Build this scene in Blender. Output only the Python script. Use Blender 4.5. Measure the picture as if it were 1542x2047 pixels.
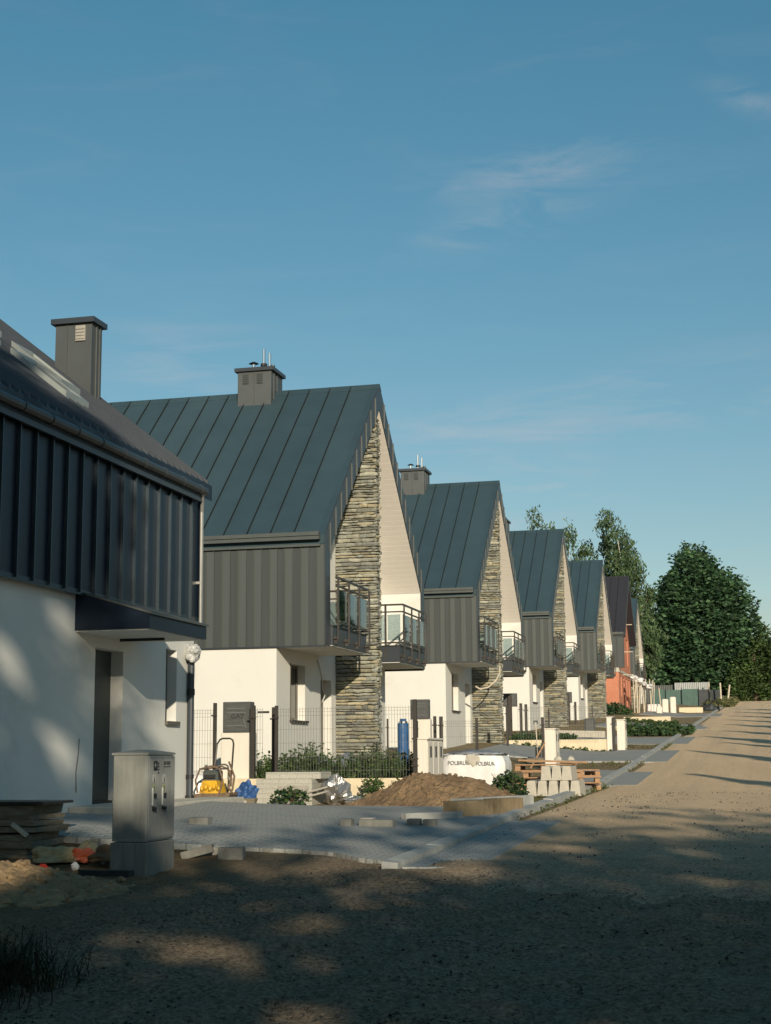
import bpy, math, random
from mathutils import Vector, Matrix, noise
R = math.radians
S = bpy.context.scene
for o in list(bpy.data.objects): bpy.data.objects.remove(o)

# ------------------------------------------------------------------ camera
FPX, YAW, PIT, ROL = 3000.0, 0.242915, 0.162214, -0.008333
cy_, sy_, cp_, sp_ = math.cos(YAW), math.sin(YAW), math.cos(PIT), math.sin(PIT)
Fv = Vector((-sy_*cp_, cy_*cp_, sp_)); Rv = Vector((cy_, sy_, 0)); Uv = Rv.cross(Fv)
R2 = Rv*math.cos(ROL) + Uv*math.sin(ROL); U2 = -Rv*math.sin(ROL) + Uv*math.cos(ROL)
cd = bpy.data.cameras.new('camera'); cam = bpy.data.objects.new('camera', cd); S.collection.objects.link(cam)
m = Matrix((R2, U2, -Fv)).transposed().to_4x4(); cam.matrix_world = m
cd.sensor_fit = 'VERTICAL'; cd.sensor_height = 24; cd.lens = 24*FPX/2047; cd.clip_start = .1; cd.clip_end = 3000
S.camera = cam

# ------------------------------------------------------------------ light, sky, exposure
SUN_AZ, SUN_EL = 23.0, 16.8          # light travels forward and to the left
sd = bpy.data.lights.new('sun', 'SUN'); sun = bpy.data.objects.new('sun', sd); S.collection.objects.link(sun)
sd.energy = 5.0; sd.angle = R(.55); sd.color = (1, .86, .66)
to_sun = Vector((math.sin(R(SUN_AZ))*math.cos(R(SUN_EL)), -math.cos(R(SUN_AZ))*math.cos(R(SUN_EL)), math.sin(R(SUN_EL))))
sun.rotation_euler = to_sun.to_track_quat('Z', 'Y').to_euler(); sun.location = (20, -40, 30)
W = bpy.data.worlds.new('World'); S.world = W; W.use_nodes = True
wt = W.node_tree; wn = wt.nodes; wl = wt.links; bg = wn['Background']
sky = wn.new('ShaderNodeTexSky'); sky.sky_type = 'NISHITA'; sky.sun_disc = False
sky.sun_elevation = R(SUN_EL); sky.sun_rotation = math.atan2(to_sun.x, to_sun.y)
sky.air_density = 1.0; sky.dust_density = .6; sky.ozone_density = 1.6
hs = wn.new('ShaderNodeHueSaturation'); hs.inputs['Saturation'].default_value = 1.12; hs.inputs['Hue'].default_value = .480
wl.new(sky.outputs[0], hs.inputs['Color'])
# thin cirrus streaks high in the sky
tc = wn.new('ShaderNodeTexCoord'); sep = wn.new('ShaderNodeSeparateXYZ'); wl.new(tc.outputs['Generated'], sep.inputs[0])
def wmath(op, a, b=None, c=None):
    n = wn.new('ShaderNodeMath'); n.operation = op
    for i, v in enumerate((a, b, c)):
        if v is None: continue
        if isinstance(v, (int, float)): n.inputs[i].default_value = v
        else: wl.new(v, n.inputs[i])
    return n.outputs[0]
az = wmath('ARCTAN2', sep.outputs['X'], sep.outputs['Y']); el = wmath('ARCSINE', sep.outputs['Z'])
cmb = wn.new('ShaderNodeCombineXYZ'); wl.new(az, cmb.inputs[0]); wl.new(el, cmb.inputs[1])
def streaks(rot, sc, stretch, lo, hi, loc, rough=.6):
    mp = wn.new('ShaderNodeMapping'); mp.inputs['Rotation'].default_value = (0, 0, rot); mp.inputs['Scale'].default_value = (1, stretch, 1); mp.inputs['Location'].default_value = loc; wl.new(cmb.outputs[0], mp.inputs[0])
    n = wn.new('ShaderNodeTexNoise'); n.inputs['Scale'].default_value = sc; n.inputs['Detail'].default_value = 9; n.inputs['Roughness'].default_value = rough; n.inputs['Distortion'].default_value = .7; wl.new(mp.outputs[0], n.inputs['Vector'])
    r = wn.new('ShaderNodeMapRange'); r.inputs[1].default_value = lo; r.inputs[2].default_value = hi; wl.new(n.outputs[0], r.inputs[0]); return r.outputs[0]
def blob(a0, e0, sa, se, k=0):
    da = wmath('SUBTRACT', az, a0); de = wmath('SUBTRACT', wmath('SUBTRACT', el, e0), wmath('MULTIPLY', da, k))
    q = wmath('ADD', wmath('POWER', wmath('ABSOLUTE', wmath('DIVIDE', da, sa)), 2), wmath('POWER', wmath('ABSOLUTE', wmath('DIVIDE', de, se)), 2))
    return wmath('EXPONENT', wmath('MULTIPLY', q, -1))
st1 = streaks(-.16, 13, 4.0, .42, .75, (.3, .7, 0)); st2 = streaks(-.30, 9, 6.5, .45, .75, (2.2, .4, 0))
m1 = wmath('ADD', blob(-.135, .382, .065, .014, .12), wmath('ADD', blob(-.155, .352, .055, .011, .22), blob(.01, .416, .022, .008, -.3)))
m2 = wmath('ADD', wmath('ADD', blob(-.10, .228, .15, .018, .10), wmath('MULTIPLY', blob(-.15, .172, .05, .035), 1.1)), wmath('MULTIPLY', blob(-.38, .262, .05, .03), .7))
c1 = wmath('MULTIPLY', wmath('MULTIPLY', st1, m1), .42); c2 = wmath('MULTIPLY', wmath('MULTIPLY', st2, m2), .50); c3 = wmath('MULTIPLY', streaks(-.2, 6, 5, .5, .85, (5, 1, 0)), .07)
cl = wmath('ADD', wmath('ADD', c1, c2), c3)
mix = wn.new('ShaderNodeMix'); mix.data_type = 'RGBA'; wl.new(cl, mix.inputs[0]); mix.inputs[7].default_value = (5.2, 5.1, 5.3, 1)
zr = wn.new('ShaderNodeMapRange'); zr.inputs[1].default_value = .15; zr.inputs[2].default_value = .48; wl.new(sep.outputs['Z'], zr.inputs[0])
tint = wn.new('ShaderNodeMix'); tint.data_type = 'RGBA'; tint.inputs[6].default_value = (.85, .82, .80, 1); tint.inputs[7].default_value = (.66, .93, .95, 1); wl.new(zr.outputs[0], tint.inputs[0])
mul = wn.new('ShaderNodeMix'); mul.data_type = 'RGBA'; mul.blend_type = 'MULTIPLY'; mul.inputs[0].default_value = 1; wl.new(hs.outputs[0], mul.inputs[6]); wl.new(tint.outputs[2], mul.inputs[7]); wl.new(mul.outputs[2], mix.inputs[6])
wl.new(mix.outputs[2], bg.inputs[0]); bg.inputs[1].default_value = .105
S.view_settings.view_transform = 'Standard'; S.view_settings.look = 'None'; S.view_settings.exposure = 0; S.view_settings.gamma = 1
S.render.engine = 'CYCLES'; S.cycles.max_bounces = 6; S.cycles.transparent_max_bounces = 10

# ------------------------------------------------------------------ materials
def new_mat(name):
    m = bpy.data.materials.new(name); m.use_nodes = True
    return m, m.node_tree.nodes, m.node_tree.links, m.node_tree.nodes['Principled BSDF']
def tnoise(N, L, co, scale, detail=4, rough=.55, stretch=None):
    if stretch:
        mp = N.new('ShaderNodeMapping'); mp.inputs['Scale'].default_value = stretch; L.new(co, mp.inputs[0]); co = mp.outputs[0]
    n = N.new('ShaderNodeTexNoise'); n.inputs['Scale'].default_value = scale; n.inputs['Detail'].default_value = detail; n.inputs['Roughness'].default_value = rough
    L.new(co, n.inputs['Vector']); return n.outputs[0]
def tmix(N, L, f, a, b, mode='MIX'):
    n = N.new('ShaderNodeMix'); n.data_type = 'RGBA'; n.blend_type = mode
    for i, v in ((0, f), (6, a), (7, b)):
        if isinstance(v, (int, float)): n.inputs[i].default_value = v
        elif isinstance(v, tuple): n.inputs[i].default_value = (*v[:3], 1)
        else: L.new(v, n.inputs[i])
    return n.outputs[2]
def tramp(N, L, f, lo, hi):
    n = N.new('ShaderNodeMapRange'); n.inputs[1].default_value = lo; n.inputs[2].default_value = hi; L.new(f, n.inputs[0]); return n.outputs[0]
def mat(name, col, rough=.7, metal=0, var=.15, vs=3.0, bump=0, bs=20.0, stretch=None, dirt=None, spec=None, bdist=.02):
    m, N, L, P = new_mat(name)
    co = N.new('ShaderNodeTexCoord').outputs['Object']
    lo = tuple(c*(1-var) for c in col); hi = tuple(min(1, c*(1+var)) for c in col)
    f = tramp(N, L, tnoise(N, L, co, vs, 5, .6, stretch), .3, .7)
    c = tmix(N, L, f, lo, hi)
    if dirt:
        dcol, dscale, dlo, dhi, damt = dirt
        g = tramp(N, L, tnoise(N, L, co, dscale, 6, .65, stretch), dlo, dhi)
        mm = N.new('ShaderNodeMath'); mm.operation = 'MULTIPLY'; L.new(g, mm.inputs[0]); mm.inputs[1].default_value = damt
        c = tmix(N, L, mm.outputs[0], c, dcol)
    L.new(c, P.inputs['Base Color']); P.inputs['Roughness'].default_value = rough; P.inputs['Metallic'].default_value = metal
    if spec is not None: P.inputs['Specular IOR Level'].default_value = spec
    if bump:
        b = N.new('ShaderNodeBump'); b.inputs['Strength'].default_value = bump; b.inputs['Distance'].default_value = bdist
        L.new(tnoise(N, L, co, bs, 5, .6), b.inputs['Height']); L.new(b.outputs[0], P.inputs['Normal'])
    return m
def attr_mat(name, rough=.8, var=.2, vs=20, bump=.4, bs=60, trans=0, bdist=.01, spec=.3):
    """colour per piece comes from a colour attribute"""
    m, N, L, P = new_mat(name)
    a = N.new('ShaderNodeAttribute'); a.attribute_name = 'col'
    co = N.new('ShaderNodeTexCoord').outputs['Object']
    f = tnoise(N, L, co, vs, 5, .6)
    k = N.new('ShaderNodeMapRange'); k.inputs[1].default_value = .3; k.inputs[2].default_value = .7; k.inputs[3].default_value = 1-var; k.inputs[4].default_value = 1+var; L.new(f, k.inputs[0])
    vm = N.new('ShaderNodeVectorMath'); vm.operation = 'SCALE'; L.new(a.outputs['Color'], vm.inputs[0]); L.new(k.outputs[0], vm.inputs['Scale'])
    L.new(vm.outputs[0], P.inputs['Base Color']); P.inputs['Roughness'].default_value = rough; P.inputs['Specular IOR Level'].default_value = spec
    if bump:
        b = N.new('ShaderNodeBump'); b.inputs['Strength'].default_value = bump; b.inputs['Distance'].default_value = bdist
        L.new(tnoise(N, L, co, bs, 5, .6), b.inputs['Height']); L.new(b.outputs[0], P.inputs['Normal'])
    if trans:
        t = N.new('ShaderNodeBsdfTranslucent'); L.new(vm.outputs[0], t.inputs[0]); ms = N.new('ShaderNodeMixShader'); ms.inputs[0].default_value = trans
        L.new(P.outputs[0], ms.inputs[1]); L.new(t.outputs[0], ms.inputs[2]); L.new(ms.outputs[0], N['Material Output'].inputs[0])
    return m
M = {}
M['render'] = mat('white_render', (.64, .645, .61), .92, var=.03, vs=.8, bump=.45, bs=110, bdist=.005, dirt=((.42, .37, .29), 1.1, .55, .80, .40))
def roof_sheet(name, col, pitch, axis, off=0):
    m = mat(name, col, .5, .25, var=.08, vs=1.5, spec=.4, dirt=((.10, .10, .09), 2.5, .62, .9, .35)); N, L = m.node_tree.nodes, m.node_tree.links; P = N['Principled BSDF']
    co = N.new('ShaderNodeTexCoord').outputs['Object']; sp = N.new('ShaderNodeSeparateXYZ'); L.new(co, sp.inputs[0])
    a = N.new('ShaderNodeMath'); a.operation = 'MULTIPLY_ADD'; L.new(sp.outputs[axis], a.inputs[0]); a.inputs[1].default_value = 1/pitch; a.inputs[2].default_value = off
    f = N.new('ShaderNodeMath'); f.operation = 'FLOOR'; L.new(a.outputs[0], f.inputs[0]); w = N.new('ShaderNodeTexWhiteNoise'); w.noise_dimensions = '1D'; L.new(f.outputs[0], w.inputs['W'])
    src = P.inputs['Base Color'].links[0].from_socket; c = tmix(N, L, w.outputs['Value'], tmix(N, L, 1.0, src, (.94, .94, .94), 'MULTIPLY'), tmix(N, L, 1.0, src, (1.06, 1.06, 1.05), 'MULTIPLY')); L.new(c, P.inputs['Base Color'])
    ro = N.new('ShaderNodeMapRange'); ro.inputs[3].default_value = .42; ro.inputs[4].default_value = .58; L.new(w.outputs['Value'], ro.inputs[0]); L.new(ro.outputs[0], P.inputs['Roughness'])
    b = N.new('ShaderNodeBump'); b.inputs['Strength'].default_value = .35; b.inputs['Distance'].default_value = .02; L.new(tnoise(N, L, co, 2.2, 2, .5), b.inputs['Height']); L.new(b.outputs[0], P.inputs['Normal']); return m
M['roof'] = roof_sheet('roof_sheet', (.048, .084, .102), .535, 0, .70/.535)
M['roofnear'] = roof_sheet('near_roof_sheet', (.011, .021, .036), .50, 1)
M['roof2'] = mat('roof_sheet_brown', (.042, .042, .050), .5, .25, var=.06, vs=1.5, spec=.4)
M['clad'] = mat('cladding_sheet', (.060, .070, .070), .45, .25, var=.10, vs=1.2, spec=.45, stretch=(6, 6, .15))
M['clad2'] = mat('cladding_sheet_pale', (.085, .097, .094), .45, .25, var=.08, vs=1.2, spec=.45, stretch=(6, 6, .15))
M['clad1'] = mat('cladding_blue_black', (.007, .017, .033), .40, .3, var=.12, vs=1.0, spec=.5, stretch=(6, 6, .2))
M['trim'] = mat('dark_trim', (.045, .055, .065), .4, .3, var=.08)
M['dark'] = mat('black_metal', (.022, .024, .024), .45, .3, var=.15)
M['post'] = mat('anthracite_post', (.05, .045, .04), .45, .3, var=.15)
M['wire'] = mat('fence_wire', (.16, .16, .15), .5, .3)
M['soffit'] = mat('white_boards', (.74, .71, .65), .6, var=.05, vs=4, stretch=(1, 12, 12))
M['frame'] = mat('window_frame', (.11, .10, .085), .45)
M['door'] = mat('door_leaf', (.035, .045, .042), .45, var=.06)
M['chim'] = mat('chimney_sheet', (.080, .090, .092), .5, .3, var=.12, vs=1.4, dirt=((.04, .04, .04), 1.5, .55, .8, .5))
M['skyframe0'] = mat('pale_cable', (.5, .5, .46), .5)
M['steel'] = mat('bright_steel', (.75, .75, .73), .2, 1.0, var=.03)
M['concrete'] = mat('concrete', (.33, .32, .285), .9, var=.15, vs=5, bump=.4, bs=60, dirt=((.16, .14, .11), 3, .5, .8, .5))
M['concrete2'] = mat('concrete_pale', (.44, .42, .36), .9, var=.12, vs=6, bump=.4, bs=50, dirt=((.25, .2, .14), 4, .55, .8, .5))
M['slabdark'] = mat('weathered_slab', (.19, .19, .17), .9, var=.2, vs=9, bump=.4, bs=50)
M['oldblock'] = mat('stained_block', (.22, .17, .10), .92, var=.3, vs=7, bump=.5, bs=30, stretch=(1, 1, .5))
M['plinth'] = mat('cream_plinth', (.66, .57, .40), .9, var=.07, vs=3, bump=.25, bs=60, dirt=((.38, .28, .17), 5, .52, .8, .5))
M['cabinet'] = mat('cabinet_grey', (.20, .21, .195), .62, var=.10, vs=9, bump=.15, bs=70, stretch=(3, 3, .35), dirt=((.12, .11, .08), 7, .5, .85, .6))
M['cabinet2'] = mat('cabinet_plinth', (.17, .18, .165), .8, var=.15, vs=8, stretch=(4, 4, .5), dirt=((.09, .08, .06), 6, .45, .8, .7))
M['whitecab'] = mat('white_cabinet', (.66, .63, .56), .6, var=.05, vs=4, stretch=(6, 6, .4))
M['gasbox'] = mat('gas_box_grey', (.085, .09, .09), .4, .1, var=.2, vs=6, stretch=(1, 1, 5))
M['ink'] = mat('ink', (.015, .017, .017), .6, var=0)
M['inkgrey'] = mat('grey_ink', (.18, .19, .20), .6, var=0)
M['wrap'] = mat('white_wrap', (.70, .70, .69), .35, var=.05, vs=5, bump=.5, bs=6, bdist=.03)
M['bag'] = mat('bag_plastic', (.42, .43, .42), .3, var=.25, vs=12, bump=.6, bs=14, bdist=.02)
M['blue'] = mat('blue_wrap', (.02, .085, .22), .35, var=.2, vs=8, bump=.4, bs=10)
M['bluetarp'] = mat('blue_tarp', (.03, .09, .25), .5, var=.3, vs=8, bump=.8, bs=12, bdist=.03)
M['greytarp'] = mat('grey_tarp', (.16, .18, .21), .5, var=.25, vs=6, bump=.8, bs=7, bdist=.04)
M['foil'] = mat('silver_foil', (.42, .42, .41), .32, .75, var=.3, vs=8, bump=.6, bs=9, bdist=.03)
M['yellow'] = mat('yellow_paint', (.62, .36, .02), .5, var=.25, vs=12, dirt=((.2, .13, .06), 9, .5, .75, .7))
M['rust'] = mat('dusty_tube', (.17, .12, .08), .7, .2, var=.3, vs=15)
M['wood'] = mat('pallet_wood', (.34, .205, .115), .85, var=.3, vs=6, bump=.4, bs=30, stretch=(1, 6, 6))
M['woodgrey'] = mat('grey_boards', (.17, .15, .11), .9, var=.35, vs=7, bump=.5, bs=25, stretch=(1, 3, 8), dirt=((.35, .24, .11), 5, .55, .8, .6))
M['oldpost'] = mat('old_post', (.5, .45, .36), .9, var=.2, vs=5)
M['stone'] = attr_mat('ledge_stone', .9, .25, 14, .6, 45)
M['mortar'] = mat('mortar', (.10, .095, .08), .95)
M['leaf'] = attr_mat('leaves', .6, .15, 2, 0, trans=.28)
M['leaf0'] = attr_mat('leaves_opaque', .75, .15, 2, 0, trans=.12, spec=.15)
M['pebble'] = attr_mat('pebbles', .9, .2, 30, 0)
M['bark'] = mat('bark', (.12, .09, .06), .9, var=.3, bump=.6, bs=12)
M['birchbark'] = mat('birch_bark', (.55, .53, .48), .85, var=.3, vs=6)
M['soil'] = mat('soil', (.17, .115, .065), .97, var=.35, vs=3, bump=1, bs=9, bdist=.08, dirt=((.27, .19, .10), 2.2, .5, .7, .6))
M['sand'] = mat('sand_heap', (.26, .18, .095), .97, var=.3, vs=5, bump=.8, bs=22, bdist=.04, dirt=((.10, .075, .04), 7, .5, .66, .7))
M['foam'] = mat('foam_lump', (.45, .36, .20), .9, var=.2, vs=9, bump=.7, bs=20)
M['red'] = mat('red_plastic', (.55, .03, .015), .45, var=.2, bump=.5, bs=20)
M['orange'] = mat('orange_plastic', (.65, .14, .06), .45, var=.2, bump=.5, bs=20)
M['greenscreen'] = mat('green_screen', (.055, .11, .095), .7, var=.2, vs=1.5, stretch=(3, 1, 1))
M['blackscreen'] = mat('black_screen', (.04, .048, .052), .7, var=.25, vs=3)
M['corr'] = mat('corrugated_sheet', (.32, .34, .34), .5, .3, var=.1)
M['kerb'] = mat('kerb_concrete', (.34, .35, .33), .9, var=.18, vs=5, bump=.4, bs=60)

def glass(name, tint, refl=.35, dens=.25):
    m, N, L, P = new_mat(name); N.remove(P)
    t = N.new('ShaderNodeBsdfTransparent'); t.inputs[0].default_value = (*tint, 1)
    g = N.new('ShaderNodeBsdfGlossy'); g.inputs['Roughness'].default_value = .03
    fr = N.new('ShaderNodeFresnel'); fr.inputs[0].default_value = 1.5
    ad = N.new('ShaderNodeMath'); ad.operation = 'ADD'; L.new(fr.outputs[0], ad.inputs[0]); ad.inputs[1].default_value = refl; ad.use_clamp = True
    ms = N.new('ShaderNodeMixShader'); L.new(ad.outputs[0], ms.inputs[0]); L.new(t.outputs[0], ms.inputs[1]); L.new(g.outputs[0], ms.inputs[2])
    L.new(ms.outputs[0], N['Material Output'].inputs[0]); return m
M['balglass'] = glass('balcony_glass', (.80, .90, .92), .22)
M['winglass'] = glass('window_glass', (.10, .13, .14), .12)

def brick_mat(name, c1, c2, mortar, bw, bh, ms, scale=1, rough=.9, vec=None, bump=.3, extra=None, off=.5):
    m, N, L, P = new_mat(name)
    co = N.new('ShaderNodeTexCoord').outputs['Object']; src = co
    if vec:
        s = N.new('ShaderNodeSeparateXYZ'); L.new(co, s.inputs[0]); c = N.new('ShaderNodeCombineXYZ')
        if vec == 'wall':
            a = N.new('ShaderNodeMath'); a.operation = 'ADD'; L.new(s.outputs[0], a.inputs[0]); L.new(s.outputs[1], a.inputs[1]); L.new(a.outputs[0], c.inputs[0]); L.new(s.outputs[2], c.inputs[1])
        src = c.outputs[0]
    b = N.new('ShaderNodeTexBrick'); b.offset = off; b.inputs['Scale'].default_value = scale; b.inputs['Brick Width'].default_value = bw; b.inputs['Row Height'].default_value = bh
    b.inputs['Mortar Size'].default_value = ms; b.inputs['Mortar Smooth'].default_value = .3; b.inputs['Bias'].default_value = 0
    b.inputs['Color1'].default_value = (*c1, 1); b.inputs['Color2'].default_value = (*c2, 1); b.inputs['Mortar'].default_value = (*mortar, 1)
    L.new(src, b.inputs['Vector']); f = tramp(N, L, tnoise(N, L, co, .7, 5, .65), .35, .72)
    c = tmix(N, L, f, b.outputs['Color'], extra or mortar)
    c = tmix(N, L, .5, b.outputs['Color'], c)
    f3 = tramp(N, L, tnoise(N, L, co, 40, 3, .6), .2, .8); c = tmix(N, L, .35, c, tmix(N, L, f3, (.02,)*3, tuple(x*2.1 for x in c1)))
    L.new(c, P.inputs['Base Color']); P.inputs['Roughness'].default_value = rough; P.inputs['Specular IOR Level'].default_value = .3
    bp = N.new('ShaderNodeBump'); bp.inputs['Strength'].default_value = bump; bp.inputs['Distance'].default_value = .01; bp.invert = True
    L.new(b.outputs['Fac'], bp.inputs['Height']); L.new(bp.outputs[0], P.inputs['Normal']); return m
M['paving'] = brick_mat('paving', (.27, .29, .285), (.35, .365, .35), (.10, .10, .09), .2, .1, .011, extra=(.33, .30, .25))
M['redbrick'] = brick_mat('red_block', (.44, .17, .10), (.50, .21, .13), (.30, .15, .11), .375, .24, .008, vec='wall', extra=(.60, .27, .17))
M['greyblocks'] = brick_mat('paver_stack', (.36, .36, .32), (.42, .41, .36), (.20, .20, .18), .30, .085, .006, vec='wall', extra=(.42, .40, .34))

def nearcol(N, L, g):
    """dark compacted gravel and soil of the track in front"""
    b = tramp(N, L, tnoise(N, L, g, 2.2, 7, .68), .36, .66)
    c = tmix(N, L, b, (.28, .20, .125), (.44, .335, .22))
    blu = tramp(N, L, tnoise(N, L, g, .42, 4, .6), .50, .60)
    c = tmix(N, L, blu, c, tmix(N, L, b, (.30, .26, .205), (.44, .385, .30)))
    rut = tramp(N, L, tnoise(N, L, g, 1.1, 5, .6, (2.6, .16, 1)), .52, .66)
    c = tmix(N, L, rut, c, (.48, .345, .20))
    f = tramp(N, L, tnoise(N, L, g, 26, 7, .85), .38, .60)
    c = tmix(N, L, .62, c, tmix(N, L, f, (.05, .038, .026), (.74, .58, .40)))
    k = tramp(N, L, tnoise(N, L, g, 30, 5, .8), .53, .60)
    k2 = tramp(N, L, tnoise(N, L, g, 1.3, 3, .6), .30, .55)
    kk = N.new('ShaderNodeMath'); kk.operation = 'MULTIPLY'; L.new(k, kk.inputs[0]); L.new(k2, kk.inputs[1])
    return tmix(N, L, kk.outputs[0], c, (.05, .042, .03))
def gbump(N, L, P, g, st=1.0):
    bp = N.new('ShaderNodeBump'); bp.inputs['Strength'].default_value = st; bp.inputs['Distance'].default_value = .11
    L.new(tnoise(N, L, g, 13, 9, .82), bp.inputs['Height']); L.new(bp.outputs[0], P.inputs['Normal'])
def ground_mat():
    m, N, L, P = new_mat('ground_soil')
    g = N.new('ShaderNodeNewGeometry').outputs['Position']; s = N.new('ShaderNodeSeparateXYZ'); L.new(g, s.inputs[0])
    b = tramp(N, L, tnoise(N, L, g, 3.5, 6, .66), .35, .68)
    c = nearcol(N, L, g)
    brown = tramp(N, L, s.outputs[0], -4.2, -6.2); c = tmix(N, L, brown, c, tmix(N, L, b, (.17, .12, .06), (.34, .25, .14)))
    far = tramp(N, L, s.outputs[1], 17, 26)
    c = tmix(N, L, far, c, tmix(N, L, b, (.36, .27, .16), (.20, .17, .09)))
    gr = tramp(N, L, s.outputs[0], -11, -30); c = tmix(N, L, gr, c, (.06, .085, .03))
    L.new(c, P.inputs['Base Color']); P.inputs['Roughness'].default_value = .97; P.inputs['Specular IOR Level'].default_value = .15
    gbump(N, L, P, g); return m
M['ground'] = ground_mat()
def road_mat():
    m, N, L, P = new_mat('sand_road')
    g = N.new('ShaderNodeNewGeometry').outputs['Position']; s = N.new('ShaderNodeSeparateXYZ'); L.new(g, s.inputs[0])
    a = tramp(N, L, tnoise(N, L, g, .6, 6, .6, (1, .35, 1)), .35, .68)
    c = tmix(N, L, a, (.76, .54, .33), (.88, .65, .41))
    t = tramp(N, L, tnoise(N, L, g, .8, 5, .6, (2.2, .03, 1)), .48, .64); c = tmix(N, L, t, c, (.66, .49, .31))
    f = tramp(N, L, tnoise(N, L, g, 14, 6, .82), .38, .62)
    c = tmix(N, L, .5, c, tmix(N, L, f, (.40, .28, .18), (.98, .78, .53)))
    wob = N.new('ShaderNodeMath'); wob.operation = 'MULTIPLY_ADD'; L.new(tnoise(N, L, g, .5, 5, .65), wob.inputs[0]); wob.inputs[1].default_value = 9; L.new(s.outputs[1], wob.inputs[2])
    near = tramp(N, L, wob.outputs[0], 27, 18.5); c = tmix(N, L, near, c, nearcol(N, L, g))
    L.new(c, P.inputs['Base Color']); P.inputs['Roughness'].default_value = .97; P.inputs['Specular IOR Level'].default_value = .12
    gbump(N, L, P, g, .7); return m
M['road'] = road_mat()

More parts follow.
